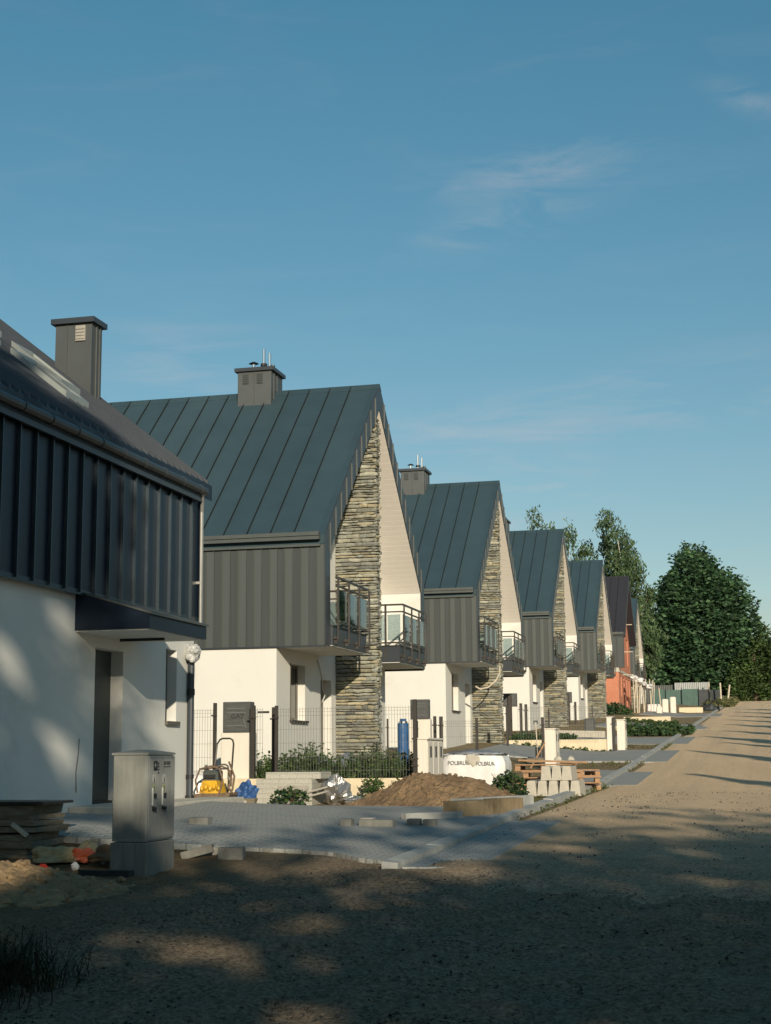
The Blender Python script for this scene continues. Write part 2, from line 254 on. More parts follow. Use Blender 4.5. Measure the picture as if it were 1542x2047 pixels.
# ------------------------------------------------------------------ helpers
COL = S.collection
def wloc(o):
    v = Vector((0, 0, 0))
    while o is not None: v += o.location; o = o.parent
    return v
def tag(o, label=None, cat=None, group=None, kind=None):
    for k, v in (('label', label), ('category', cat), ('group', group), ('kind', kind)):
        if v: o[k] = v
    return o
def thing(name, label, cat, loc, group=None):
    o = bpy.data.objects.new(name, None); COL.objects.link(o); o.location = loc; o.empty_display_size = .2
    return tag(o, label, cat, group)
class MB:
    def __init__(s): s.v = []; s.f = []; s.c = []; s.cur = None
    def face(s, idx): s.f.append(idx); s.c.append(s.cur)
    def add(s, vs, fs):
        n = len(s.v); s.v += [tuple(p) for p in vs]
        for f in fs: s.face([i+n for i in f])
    BF = [(0, 3, 2, 1), (4, 5, 6, 7), (0, 1, 5, 4), (1, 2, 6, 5), (2, 3, 7, 6), (3, 0, 4, 7)]
    def box(s, x0, x1, y0, y1, z0, z1):
        s.add([(x0, y0, z0), (x1, y0, z0), (x1, y1, z0), (x0, y1, z0), (x0, y0, z1), (x1, y0, z1), (x1, y1, z1), (x0, y1, z1)], s.BF); return s
    def bev(s, x0, x1, y0, y1, z0, z1, b=.01):
        """box with chamfered top and vertical edges"""
        ring = lambda i, z: [(x0+b+i, y0+i, z), (x1-b-i, y0+i, z), (x1-i, y0+b+i, z), (x1-i, y1-b-i, z), (x1-b-i, y1-i, z), (x0+b+i, y1-i, z), (x0+i, y1-b-i, z), (x0+i, y0+b+i, z)]
        vs = ring(0, z0)+ring(0, z1-b)+ring(b*.7, z1); fs = [tuple(range(7, -1, -1)), tuple(range(16, 24))]
        for r in (0, 8):
            for i in range(8): fs.append((r+i, r+(i+1) % 8, r+8+(i+1) % 8, r+8+i))
        s.add(vs, fs); return s
    def rbox(s, c, sz, mx=None, taper=0, jit=0, rng=random):
        mx = mx or Matrix(); hx, hy, hz = sz[0]/2, sz[1]/2, sz[2]/2; vs = []
        for k in (-1, 1):
            t = 1-taper*(k > 0)
            for i, j in ((-1, -1), (1, -1), (1, 1), (-1, 1)):
                p = Vector((i*hx*t, j*hy*t, k*hz)) + Vector([rng.uniform(-jit, jit) for _ in range(3)])
                vs.append((mx @ p)+Vector(c))
        s.add(vs, s.BF); return s
    def prism(s, poly, axis, a, b):
        """extrude a 2-D polygon along axis between a and b"""
        n = len(poly)
        def P(q, t):
            return {'x': (t, q[0], q[1]), 'y': (q[0], t, q[1]), 'z': (q[0], q[1], t)}[axis]
        vs = [P(q, a) for q in poly]+[P(q, b) for q in poly]
        fs = [tuple(range(n-1, -1, -1)), tuple(range(n, 2*n))]+[(i, (i+1) % n, (i+1) % n+n, i+n) for i in range(n)]
        s.add(vs, fs); return s
    def tube(s, pts, r, n=6, r1=None, cap=True):
        pts = [Vector(p) for p in pts]; rings = []; r1 = r if r1 is None else r1
        for i, p in enumerate(pts):
            d = (pts[min(i+1, len(pts)-1)]-pts[max(i-1, 0)]).normalized()
            u = d.orthogonal().normalized() if i == 0 else (lastu - d*lastu.dot(d)).normalized()
            lastu = u; w = d.cross(u); rr = r+(r1-r)*i/max(1, len(pts)-1)
            rings.append([p+u*rr*math.cos(2*math.pi*k/n)+w*rr*math.sin(2*math.pi*k/n) for k in range(n)])
        vs = [q for rg in rings for q in rg]; fs = []
        for i in range(len(pts)-1):
            for k in range(n): fs.append((i*n+k, i*n+(k+1) % n, (i+1)*n+(k+1) % n, (i+1)*n+k))
        if cap: fs += [tuple(range(n-1, -1, -1)), tuple(range((len(pts)-1)*n, len(pts)*n))]
        s.add(vs, fs); return s
    def lump(s, c, rx, ry, rz, seed=0, rough=.25, seg=14, rings=8, flat=True, freq=1.6):
        """rounded irregular heap or lump"""
        vs = []; fs = []; z0 = 0 if flat else -1
        for i in range(rings+1):
            th = (math.pi/2*(1-i/rings)) if flat else math.pi*(1-i/rings)
            for k in range(seg):
                ph = 2*math.pi*k/seg; d = Vector((math.sin(th)*math.cos(ph), math.sin(th)*math.sin(ph), math.cos(th)))
                q = 1+rough*noise.noise(d*freq*.6+Vector((seed*7.3, seed, 0)))*.9-rough*.35*abs(noise.noise(d*freq*1.5+Vector((seed, 0, 3))))-rough*.16*abs(noise.noise(d*freq*3.5+Vector((seed, 9, 3))))
                vs.append((c[0]+rx*d.x*q, c[1]+ry*d.y*q, c[2]+rz*d.z*q))
        for i in range(rings):
            for k in range(seg): fs.append((i*seg+k, i*seg+(k+1) % seg, (i+1)*seg+(k+1) % seg, (i+1)*seg+k))
        fs.append(tuple(rings*seg+k for k in range(seg)))
        if not flat: fs.append(tuple(range(seg-1, -1, -1)))
        s.add(vs, fs); return s
    def build(s, name, mt, parent=None, smooth=False):
        vs = [Vector(v) for v in s.v]
        if parent is not None: off = wloc(parent)
        else:
            xs = [v.x for v in vs]; ys = [v.y for v in vs]; off = Vector(((min(xs)+max(xs))/2, (min(ys)+max(ys))/2, min(v.z for v in vs)))
        me = bpy.data.meshes.new(name); me.from_pydata([v-off for v in vs], [], s.f); me.materials.append(mt)
        if any(c is not None for c in s.c):
            at = me.color_attributes.new('col', 'FLOAT_COLOR', 'CORNER'); buf = []
            for p, c in zip(me.polygons, s.c): buf += list((*(c or (.3, .3, .3)), 1))*p.loop_total
            at.data.foreach_set('color', buf)
        if smooth: me.polygons.foreach_set('use_smooth', [True]*len(me.polygons))
        me.update(); o = bpy.data.objects.new(name, me); COL.objects.link(o)
        if parent is None: o.location = off
        else: o.parent = parent
        return o
def children(o): return [c for c in bpy.data.objects if c.parent == o]
def copy_tree(o, parent=None):
    kids = children(o); c = o.copy(); COL.objects.link(c)
    if parent is not None: c.parent = parent
    for k in kids: copy_tree(k, c)
    return c
def walls(mb, ax, p0, p1, a0, a1, z0, z1, ops):
    """wall slab between planes p0..p1 on axis ax with rectangular openings ops=(a,b,za,zb)"""
    cuts = sorted({a0, a1, *[o[0] for o in ops], *[o[1] for o in ops]})
    for u, v in zip(cuts, cuts[1:]):
        segs = [(z0, z1)]
        for o in ops:
            if o[0] <= u+1e-6 and o[1] >= v-1e-6:
                segs = [q for (s, t) in segs for q in ((s, min(t, o[2])), (max(s, o[3]), t)) if q[1]-q[0] > 1e-4]
        for s, t in segs:
            if ax == 'x': mb.box(p0, p1, u, v, s, t)
            else: mb.box(u, v, p0, p1, s, t)
def text(body, size, pos, rx, mt, parent, name='lettering', depth=.002, sx=1):
    """real lettering lying on a face; rx = rotation matrix"""
    cu = bpy.data.curves.new('t', 'FONT'); cu.body = body; cu.size = size; cu.extrude = depth; cu.align_x = 'CENTER'; cu.align_y = 'CENTER'
    o = bpy.data.objects.new('t', cu); COL.objects.link(o); dg = bpy.context.evaluated_depsgraph_get(); me = bpy.data.meshes.new_from_object(o.evaluated_get(dg))
    bpy.data.objects.remove(o); mx = Matrix.Translation(Vector(pos)-wloc(parent)) @ rx.to_4x4() @ Matrix.Diagonal((sx, 1, 1, 1)); me.transform(mx)
    me.materials.clear(); me.materials.append(mt); q = bpy.data.objects.new(name, me); COL.objects.link(q); q.parent = parent; return q
FACE_S = Matrix(((1, 0, 0), (0, 0, -1), (0, 1, 0)))                 # text readable from the south (-Y)
FACE_E = Matrix(((0, 0, 1), (1, 0, 0), (0, 1, 0)))                  # text readable from the street (+X)

# ------------------------------------------------------------------ terrain
GY = [-60, 0, 7, 14.26, 17.5, 22.5, 26, 32.9, 42.5, 58, 73, 98, 148, 200, 215, 235, 270, 400, 900]
GZ = [-1.3, -1.25, -1.15, -1.05, -.97, -.83, -.77, -.66, -.27, .45, 1.15, 2.31, 4.6, 7.0, 7.65, 7.9, 7.6, 7, 6]
def ss(x): x = max(0, min(1, x)); return x*x*(3-2*x)
def T(x, y):
    g = GZ[-1]
    for i in range(len(GY)-1):
        if y < GY[i+1]:
            t = max(0, (y-GY[i])/(GY[i+1]-GY[i])); g = GZ[i]+(GZ[i+1]-GZ[i])*t; break
    g += ss((y-14.8)/2.2)*(1-ss((y-21.3)/2.5))*max(0, min(1, (-3.7-x)/5.2))*.24
    if y > 27: g += ss((y-27)/1)*max(0, min(1, (-5.5-x)/3.4))*.32
    return g
def sheet(name, mt, xs, ys, dz, label_kind='structure', bumpf=None, parent=None):
    mb = MB(); n = len(xs)
    for y in ys:
        for x in xs: mb.v.append((x, y, T(x, y)+dz+(bumpf(x, y) if bumpf else 0)))
    for j in range(len(ys)-1):
        for i in range(n-1): mb.face([j*n+i, j*n+i+1, (j+1)*n+i+1, (j+1)*n+i])
    o = mb.build(name, mt, smooth=True); tag(o, kind=label_kind); return o
def span(a, b, st):
    n = max(1, int(round((b-a)/st))); return [a+(b-a)*i/n for i in range(n+1)]
def rutf(x, y):
    k = 1-ss((y-12.5)/2.2)
    r = noise.fractal(Vector((x*1.3, y*1.3, 0)), 1.0, 2.1, 6)*.05 + noise.noise(Vector((x*.35, y*.6, 4)))*.06
    r += .03*noise.noise(Vector((x*6, y*6, 1)))+.022*noise.noise(Vector((x*16, y*16, 2)))
    for cx in (-2.35, -1.0, .55): r -= .035*math.exp(-((x-cx+.06*math.sin(y*.4)+.05*noise.noise(Vector((y*.9, cx, 0))))/.16)**2)-.02*math.exp(-((x-cx-.3)/.12)**2)
    yf = 14.7+.95*ss((-3.62-x)/1.1)+max(0, (-4.7-x))*.14
    return r*(.25+.75*k)+.06*math.exp(-((y-yf+.5)/1.0)**2)*(1 if x < -2.6 else max(0, 1-(x+2.6)))*(1 if x > -5.6 else max(0, 1-(-5.6-x)*.7))
gx = span(-400, -60, 40)[:-1]+span(-60, -14, 3)[:-1]+span(-14, -9, .5)[:-1]+span(-9, 2, .055)[:-1]+span(2, 6, .5)[:-1]+span(6, 40, 3)[:-1]+span(40, 400, 40)
gy = span(-200, -20, 20)[:-1]+span(-20, 5, 2)[:-1]+span(5, 16, .055)[:-1]+span(16, 34, .5)[:-1]+span(34, 130, 2)[:-1]+span(130, 280, 5)[:-1]+span(280, 900, 40)
def rutg(x, y):
    if y > 17 or y < 4: return 0
    return (rutf(x, y)-.02)*ss((y-4)/1.5)*(1-ss((y-15)/2))*ss((x+9.5)/1.0)
sheet('ground', M['ground'], gx, gy, -.03, bumpf=rutg)
# the sand road: its western edge wanders in front, then runs along the kerb
def road():
    mb = MB(); ys = span(12.2, 17, .1)[:-1]+span(17, 40, .3)[:-1]+span(40, 300, 2); nx = 56
    for y in ys:
        xe = -3.42 if y > 14.4 else -3.42+.35*noise.noise(Vector((y*.8, 0, 0)))+(14.4-y)*.9
        for i in range(nx+1):
            x = xe+(7.5-xe)*(i/nx)**1.25
            e = min(1, i/4)*ss((y-12.2)/1.2)
            z = T(x, y)-.03+rutg(x, y)+.034*e-.02*(1-e)
            if y > 17: z += .02*noise.noise(Vector((x*.9, y*.25, 7)))-.012*(math.exp(-((x+2.0)/.25)**2)+math.exp(-((x+.4)/.25)**2))*min(1, i/4)
            mb.v.append((x, y, z))
    for j in range(len(ys)-1):
        for i in range(nx): mb.face([j*(nx+1)+i, j*(nx+1)+i+1, (j+1)*(nx+1)+i+1, (j+1)*(nx+1)+i])
    tag(mb.build('road', M['road'], smooth=True), kind='structure')
road()
# paved driveways
def pave(name, x0, x1, y0, y1, dz=.02, skew0=0, skew1=0):
    mb = MB(); nx = max(2, int((x1-x0)/.4)); ny = max(2, int((y1-y0)/.4))
    for j in range(ny+1):
        for i in range(nx+1):
            x = x0+(x1-x0)*i/nx; a = y0+skew0*(1-i/nx) if not callable(skew0) else skew0(x); b = y1+skew1*(1-i/nx); y = a+(b-a)*j/ny
            mb.v.append((x, y, T(x, y)+dz))
    w = nx+1
    for j in range(ny):
        for i in range(nx): mb.face([j*w+i, j*w+i+1, (j+1)*w+i+1, (j+1)*w+i])
    # skirt: a real edge 12 cm deep
    loop = [i for i in range(w)]+[j*w+nx for j in range(1, ny+1)]+[ny*w+i for i in range(nx-1, -1, -1)]+[j*w for j in range(ny-1, 0, -1)]
    n0 = len(mb.v); mb.v += [(mb.v[k][0], mb.v[k][1], mb.v[k][2]-.16) for k in loop]
    for q in range(len(loop)): mb.face([loop[q], n0+q, n0+(q+1) % len(loop), loop[(q+1) % len(loop)]])
    tag(mb.build(name, M['paving']), kind='structure')
pave('driveway', -8.84, -3.62, 14.7, 23.6, .035, skew0=lambda x: 14.7+.95*ss((-3.62-x)/1.1)+max(0, (-4.7-x))*.14, skew1=.75)
pave('driveway', -5.2, -3.62, 33.8, 39.6, .02, skew0=.6, skew1=.4)
pave('driveway', -8.6, -3.62, 44.6, 52.0, .02, skew0=.3, skew1=.1)
pave('driveway', -8.0, -3.62, 56.6, 64.0, .02, skew0=3.4)
pave('driveway', -8.0, -3.62, 74.0, 83.0, .02)
pave('driveway', -8.0, -3.62, 102, 112, .02)
for a, b in ((14.35, 20.8), (33.4, 38.8), (44.2, 51.5), (57, 64), (74.5, 82), (102, 111)):
    pave('pavement', -3.42, -2.72, a, b, .012, skew0=0)
# kerb: long concrete kerb stones along the street
def kerb():
    k = thing('kerb', 'long straight line of grey concrete kerb stones edging the sand road', 'kerb', (-3.52, 14.3, T(-3.52, 14.3)))
    y = 14.25; i = 0; mb = MB(); rng = random.Random(4)
    while y < 205:
        L_ = 1.0 if y < 60 else 3.0; h = .075 if not (24.5 < y < 33) else .10
        z0, z1 = T(-3.52, y), T(-3.52, y+L_-.012); dz = rng.uniform(-.006, .006); x0, x1 = -3.60, -3.44
        mb.add([(x0, y, z0-.2), (x1, y, z0-.2), (x1, y+L_-.012, z1-.2), (x0, y+L_-.012, z1-.2), (x0, y, z0+h+dz), (x1, y, z0+h+dz-.012), (x1, y+L_-.012, z1+h+dz-.012), (x0, y+L_-.012, z1+h+dz)], MB.BF)
        y += L_
    mb.build('kerb_stones', M['kerb'], k)
kerb()
# loose gravel over the track in front
def gravel():
    mb = MB(); rng = random.Random(11)
    for _ in range(15000):
        y = 6.2+24*rng.random()**2.6; x = rng.uniform(-4.4-(y-6)*.42, .9) if y < 14 else rng.uniform(-3.2, 1)
        if noise.noise(Vector((x*1.4, y*1.1, 5)))+.35*noise.noise(Vector((x*5, y*5, 1))) < rng.uniform(-.15, .45): continue
        s = rng.choice((.003, .004, .005, .006, .008, .012))*(1+.02*y)*rng.uniform(.7, 1.2)
        if y < 14.5 or True:
            z = T(x, y)+rutg(x, y)-(.03 if (x < -3.2 or y < 13) else -.004)+s*.25
        c = rng.choice(((.05, .05, .045), (.09, .085, .075), (.12, .10, .08), (.03, .03, .03), (.02, .02, .02)))
        mb.cur = c; a = rng.random()*6.28; ca, sa = math.cos(a)*s, math.sin(a)*s; q = rng.uniform(.5, 1)
        mb.add([(x+ca, y+sa, z), (x-sa*q, y+ca*q, z), (x-ca, y-sa, z), (x+sa*q, y-ca*q, z), (x, y, z+s*.7), (x, y, z-s*.5)],
               [(0, 1, 4), (1, 2, 4), (2, 3, 4), (3, 0, 4), (1, 0, 5), (2, 1, 5), (3, 2, 5), (0, 3, 5)])
    tag(mb.build('gravel', M['pebble']), 'loose dark gravel and crumbs of soil strewn over the track in front', 'gravel', kind='stuff')
gravel()

# ------------------------------------------------------------------ gable houses
BX = -8.85
HW, HH, ZE, ZB = 9.5, 4.37, 5.2, 2.82      # gable width, rise, eave height, underside of the upper storey
SL = HH/(HW/2); TH = .61; DEEP = -12.5; REC = -1.08
def zroof(y): return ZE+SL*(y if y < HW/2 else HW-y)
def zin(y): return zroof(y)-TH
def ledge_stones(H, rng):
    """rough ledge-stone cladding of the party wall"""
    pal = [(.31, .305, .26), (.35, .335, .275), (.39, .375, .31), (.25, .25, .225), (.44, .385, .27), (.34, .31, .23), (.20, .20, .185), (.32, .32, .285), (.46, .44, .37), (.28, .275, .24)]
    core = MB(); core.box(REC, -.09, HW/2-.13, HW/2+.13, -.8, 8.74); core.build('core', M['mortar'], H)
    mb = MB()
    def stone(u0, u1, z0, z1, d, sidef):
        n = max(2, int((u1-u0)/.11)); top = []; bot = []
        for i in range(n+1):
            u = u0+(u1-u0)*i/n; e = 1 if 0 < i < n else .55
            wob = .012*noise.noise(Vector((u*5+zs, z0*3, 0)))
            top.append((u, z1-rng.uniform(0, .014)-(1-e)*.018+wob)); bot.append((u, z0+rng.uniform(0, .016)+(1-e)*.014+wob))
        out = [d*(.85 if i in (0, n) else 1)+rng.uniform(-.016, .014) for i in range(n+1)]
        c = rng.choice(pal); k = rng.uniform(.58, 1.0); mb.cur = (c[0]*k*.95, c[1]*k, c[2]*k*.98)
        vs = []
        for i in range(n+1):
            b, t = bot[i], top[i]; mid = (b[1]+t[1])/2
            vs += [sidef(b[0], b[1], out[i]*.8), sidef(b[0], mid, out[i]), sidef(t[0], t[1], out[i]*.9), sidef(t[0], t[1], -.02), sidef(b[0], b[1], -.02)]
        fs = []
        for i in range(n):
            for q in range(5): fs.append((i*5+q, i*5+(q+1) % 5, (i+1)*5+(q+1) % 5, (i+1)*5+q))
        fs += [(4, 3, 2, 1, 0), tuple(n*5+q for q in range(5))]
        mb.add(vs, fs)
    for side in ('s', 'e', 'n'):
        z = -.45; zs = {'s': 0, 'e': 20, 'n': 40}[side]
        while z < 8.70:
            h = rng.uniform(.04, .11)
            if side == 'e': u, u1 = HW/2-.15, HW/2+.15
            else: u, u1 = REC, -.03+rng.uniform(-.03, .035)
            while u < u1-.01:
                l = rng.uniform(.14, .52) if side != 'e' else rng.uniform(.15, .35); v = min(u+l, u1)
                if u1-v < .07: v = u1
                d = rng.uniform(.05, .09)
                f = {'s': lambda a, zz, o: (a, HW/2-.13-o, zz), 'n': lambda a, zz, o: (a, HW/2+.13+o, zz), 'e': lambda a, zz, o: (-.09+o, a, zz)}[side]
                stone(u+.004, v-.004, z, min(z+h+rng.uniform(-.012, .004), 8.72), d, f); u = v
            z += h
    mb.build('stones', M['stone'], H)
def balcony(H, y0, y1, ret):
    """slab plus railing; ret = y of the returning rail (nearest the stone wall)"""
    B = MB().box(REC, .07, y0, y1, ZB+.005, ZB+.40); b = B.build('balcony', M['trim'], H)
    MB().box(REC, .055, y0+.01, y1-.01, ZB-.012, ZB+.004).build('soffit', M['render'], b)
    MB().box(REC, .10, y0-.01, y1+.01, ZB+.401, ZB+.43).build('coping', M['dark'], b)
    xr = .13; zt = ZB+1.46; r = MB()
    def rail(z, hh=.02):
        r.box(xr-.02, xr+.02, min(y0+.05, ret), max(y1-.05, ret), z-hh, z+hh)
        r.box(REC, xr-.021, ret-.02, ret+.02, z-hh, z+hh)
    rail(zt, .022); rail(zt-.18, .016); rail(ZB+.50, .018)
    n = 4; ys = [y0+.09+(y1-y0-.18)*i/(n-1) for i in range(n)]
    for y in ys:
        r.box(xr+.021, xr+.055, y-.025, y+.025, ZB+.10, zt-.022)
        r.box(xr-.055, xr+.020, y-.07, y+.07, ZB+.13, ZB+.19); r.box(xr-.05, xr+.018, y-.02, y+.02, ZB+.04, ZB+.129)
    sgn = 1 if ret < (y0+y1)/2 else -1
    for x in (-.30,):
        r.box(x-.025, x+.025, ret-.055*sgn-.017, ret-.055*sgn+.017, ZB+.10, zt-.022)
        r.box(x-.07, x+.07, ret-.035, ret+.035, ZB+.13, ZB+.19)
    rr = r.build('railing', M['post'], b)
    g = MB()
    for u, v in zip(ys, ys[1:]): g.box(xr-.006, xr+.006, u+.03, v-.03, ZB+.56, zt-.25)
    g.box(-.26, xr-.06, ret-.006, ret+.006, ZB+.56, zt-.25); g.box(REC+.05, -.34, ret-.006, ret+.006, ZB+.56, zt-.25)
    g.build('glass_panel', M['balglass'], b)
def window_unit(H, y0, y1, z0, z1, mir=False):
    x = REC-.17
    w = MB(); w.box(x-.05, x, y0, y0+.06, z0, z1).box(x-.05, x, y1-.06, y1, z0, z1).box(x-.05, x, y0+.06, y1-.06, z0, z0+.06).box(x-.05, x, y0+.06, y1-.06, z1-.06, z1)
    w.box(x-.05, x-.002, (y0+y1)/2-.03, (y0+y1)/2+.03, z0+.06, z1-.06)
    f = w.build('window', M['frame'], H)
    MB().box(x-.03, x-.02, y0+.06, y1-.06, z0+.06, z1-.06).build('pane', M['winglass'], f)
    MB().box(REC-.20, REC+.07, y0-.02, y1+.10, z0-.05, z0-.005).build('sill', M['post'], f)
    MB().box(REC-.169, REC+.012, y0+.001, y0+.035, z0, z1).build('jamb_lining', M['frame'], f)
def roof_parts(H, rmat, full=True, fascia=True):
    rf = MB(); ym = HW/2
    rf.prism([(-.06, zroof(-.06)), (ym, ZE+HH), (ym, ZE+HH-TH), (.28, zin(.28)), (.28, ZE-.25), (-.03, ZE-.25)], 'x', DEEP, 0)
    rf.prism([(ym, ZE+HH), (HW+.06, zroof(HW+.06)), (HW+.03, ZE-.25), (HW-.28, ZE-.25), (HW-.28, zin(HW-.28)), (ym, ZE+HH-TH)], 'x', DEEP, 0)
    roof = rf.build('roof', rmat, H)
    s = MB(); n = Vector((0, -SL, 1)).normalized()
    x = -.70
    while x > DEEP:
        for sg in (-1, 1):
            y0, y1 = (-.05, ym-.02) if sg < 0 else (HW+.05, ym+.02)
            z0, z1 = zroof(y0), zroof(y1); d = (0, .022*sg, .028)
            s.add([(x-.009, y0, z0), (x+.009, y0, z0), (x+.009, y1, z1), (x-.009, y1, z1)]+[(a, b+d[1], c+d[2]) for a, b, c in [(x-.006, y0, z0), (x+.006, y0, z0), (x+.006, y1, z1), (x-.006, y1, z1)]], MB.BF)
        x -= .535
    s.build('seams', M['dark'], roof)
    r = MB(); r.prism([(ym-.16, zroof(ym-.16)+.012), (ym, ZE+HH+.03), (ym+.16, zroof(ym+.16)+.012), (ym+.15, zroof(ym+.15)-.01), (ym, ZE+HH-.01), (ym-.15, zroof(ym-.15)-.01)], 'x', DEEP, .03)
    r.build('ridge_cap', rmat, roof)
    if fascia:
        f = MB()
        f.prism([(-.06, zroof(-.06)+.015), (ym, ZE+HH+.015), (HW+.06, zroof(HW+.06)+.015), (HW+.06, ZB-.02), (HW-.30, ZB-.02), (HW-.30, zin(HW-.30)), (ym, ZE+HH-TH-.0), (.30, zin(.30)), (.30, ZB-.02), (-.06, ZB-.02)][::-1], 'x', .001, .022)
        fo = f.build('fascia', M['trim'], roof)
        q = MB(); y = .28
        while y < HW-.2:
            if abs(y-ym) > .1: q.box(.023, .050, y-.011, y+.011, zroof(y)-TH-.02, zroof(y)-.01)
            y += .445
        q.build('fascia_seams', M['clad2'], roof)  # paler than the fascia trim: sun on the seam edges is in the colour
        so = MB(); k = 0; y = .31       # white soffit boards under the overhang
        for sg in (0, 1):
            y = .31
            while y < ym-.05:
                a, b = y, min(y+.117, ym-.04)
                if sg: pts = [(HW-a, zin(a)-.004), (HW-b, zin(b)-.004), (HW-b, zin(b)-.03), (HW-a, zin(a)-.03)]
                else: pts = [(a, zin(a)-.004), (b, zin(b)-.004), (b, zin(b)-.03), (a, zin(a)-.03)]
                so.prism(pts, 'x', REC+.01, -.004); y += .125
        so.build('soffit', M['soffit'], roof)
    for sg in (0, 1):
        g = MB()
        def bx(ya, yb, za, zb):
            if sg: ya, yb = HW-yb, HW-ya
            g.box(DEEP, -.09, ya, yb, za, zb)
        bx(-.20, -.065, ZE-.08, ZE-.0); bx(-.17, -.065, ZE-.14, ZE-.08); bx(-.19, -.065, ZE-.165, ZE-.14); bx(-.10, -.035, ZE-.30, ZE-.253)
        g.build('gutter', M['clad2'], roof)
    return roof
def chimney(roof, x0, x1, y0, y1, z0, z1, pipes=True):
    c = MB().box(x0, x1, y0, y1, z0, z1)
    c.box((x0+x1)/2-.012, (x0+x1)/2+.012, y0-.022, y0-.001, z0+.3, z1).box(x1+.001, x1+.022, (y0+y1)/2-.012, (y0+y1)/2+.012, z0+.2, z1).box(x1+.001, x1+.022, y0+.18, y0+.2, z0+.2, z1)
    ch = c.build('chimney', M['chim'], roof)
    MB().box(x0-.07, x1+.07, y0-.07, y1+.07, z1, z1+.09).build('cap', M['trim'], ch)
    MB().box(x0-.06, x1+.06, y0-.10, y0-.001, z0-.05, z0+.08).build('flashing', M['trim'], ch) if pipes else None
    w = x1-x0
    for cx in ([x0+w*.24, x0+w*.66] if pipes else [x0+w*.62]):
        g = MB().box(cx-.075, cx+.075, y0-.018, y0-.002, z1-.32, z1-.06)
        for k in range(5): g.box(cx-.065, cx+.065, y0-.03, y0-.019, z1-.30+k*.048, z1-.285+k*.048)
        g.build('vent', M['clad'] if pipes else M['concrete'], ch)
    if pipes:
        p = MB(); zc = z1+.09; ym = (y0+y1)/2
        p.tube([(x1-.31, ym-.1, zc), (x1-.31, ym-.1, zc+.56)], .037, 10).tube([(x1-.17, ym-.05, zc), (x1-.17, ym-.05, zc+.46)], .033, 10)
        p.tube([(x0+.30, ym-.1, zc), (x0+.30, ym-.1, zc+.20)], .045, 10)
        p.build('flue_pipe', M['steel'], ch, smooth=False)
        q = MB().tube([(x0+.30, ym-.1, zc+.2), (x0+.30, ym-.1, zc+.25)], .13, 12, .03).tube([(x0+.47, ym, zc), (x0+.47, ym, zc+.07)], .10, 12).tube([(x1-.31, ym-.1, zc), (x1-.31, ym-.1, zc+.06)], .10, 10)
        q.tube([(x1-.31, ym-.1, zc+.12), (x1-.31, ym-.1, zc+.18)], .085, 10).tube([(x1-.17, ym-.05, zc), (x1-.17, ym-.05, zc+.10)], .075, 10).tube([(x1-.07, ym-.1, zc), (x1-.07, ym-.1, zc+.13)], .05, 8)
        q.build('cowl', M['dark'], ch)
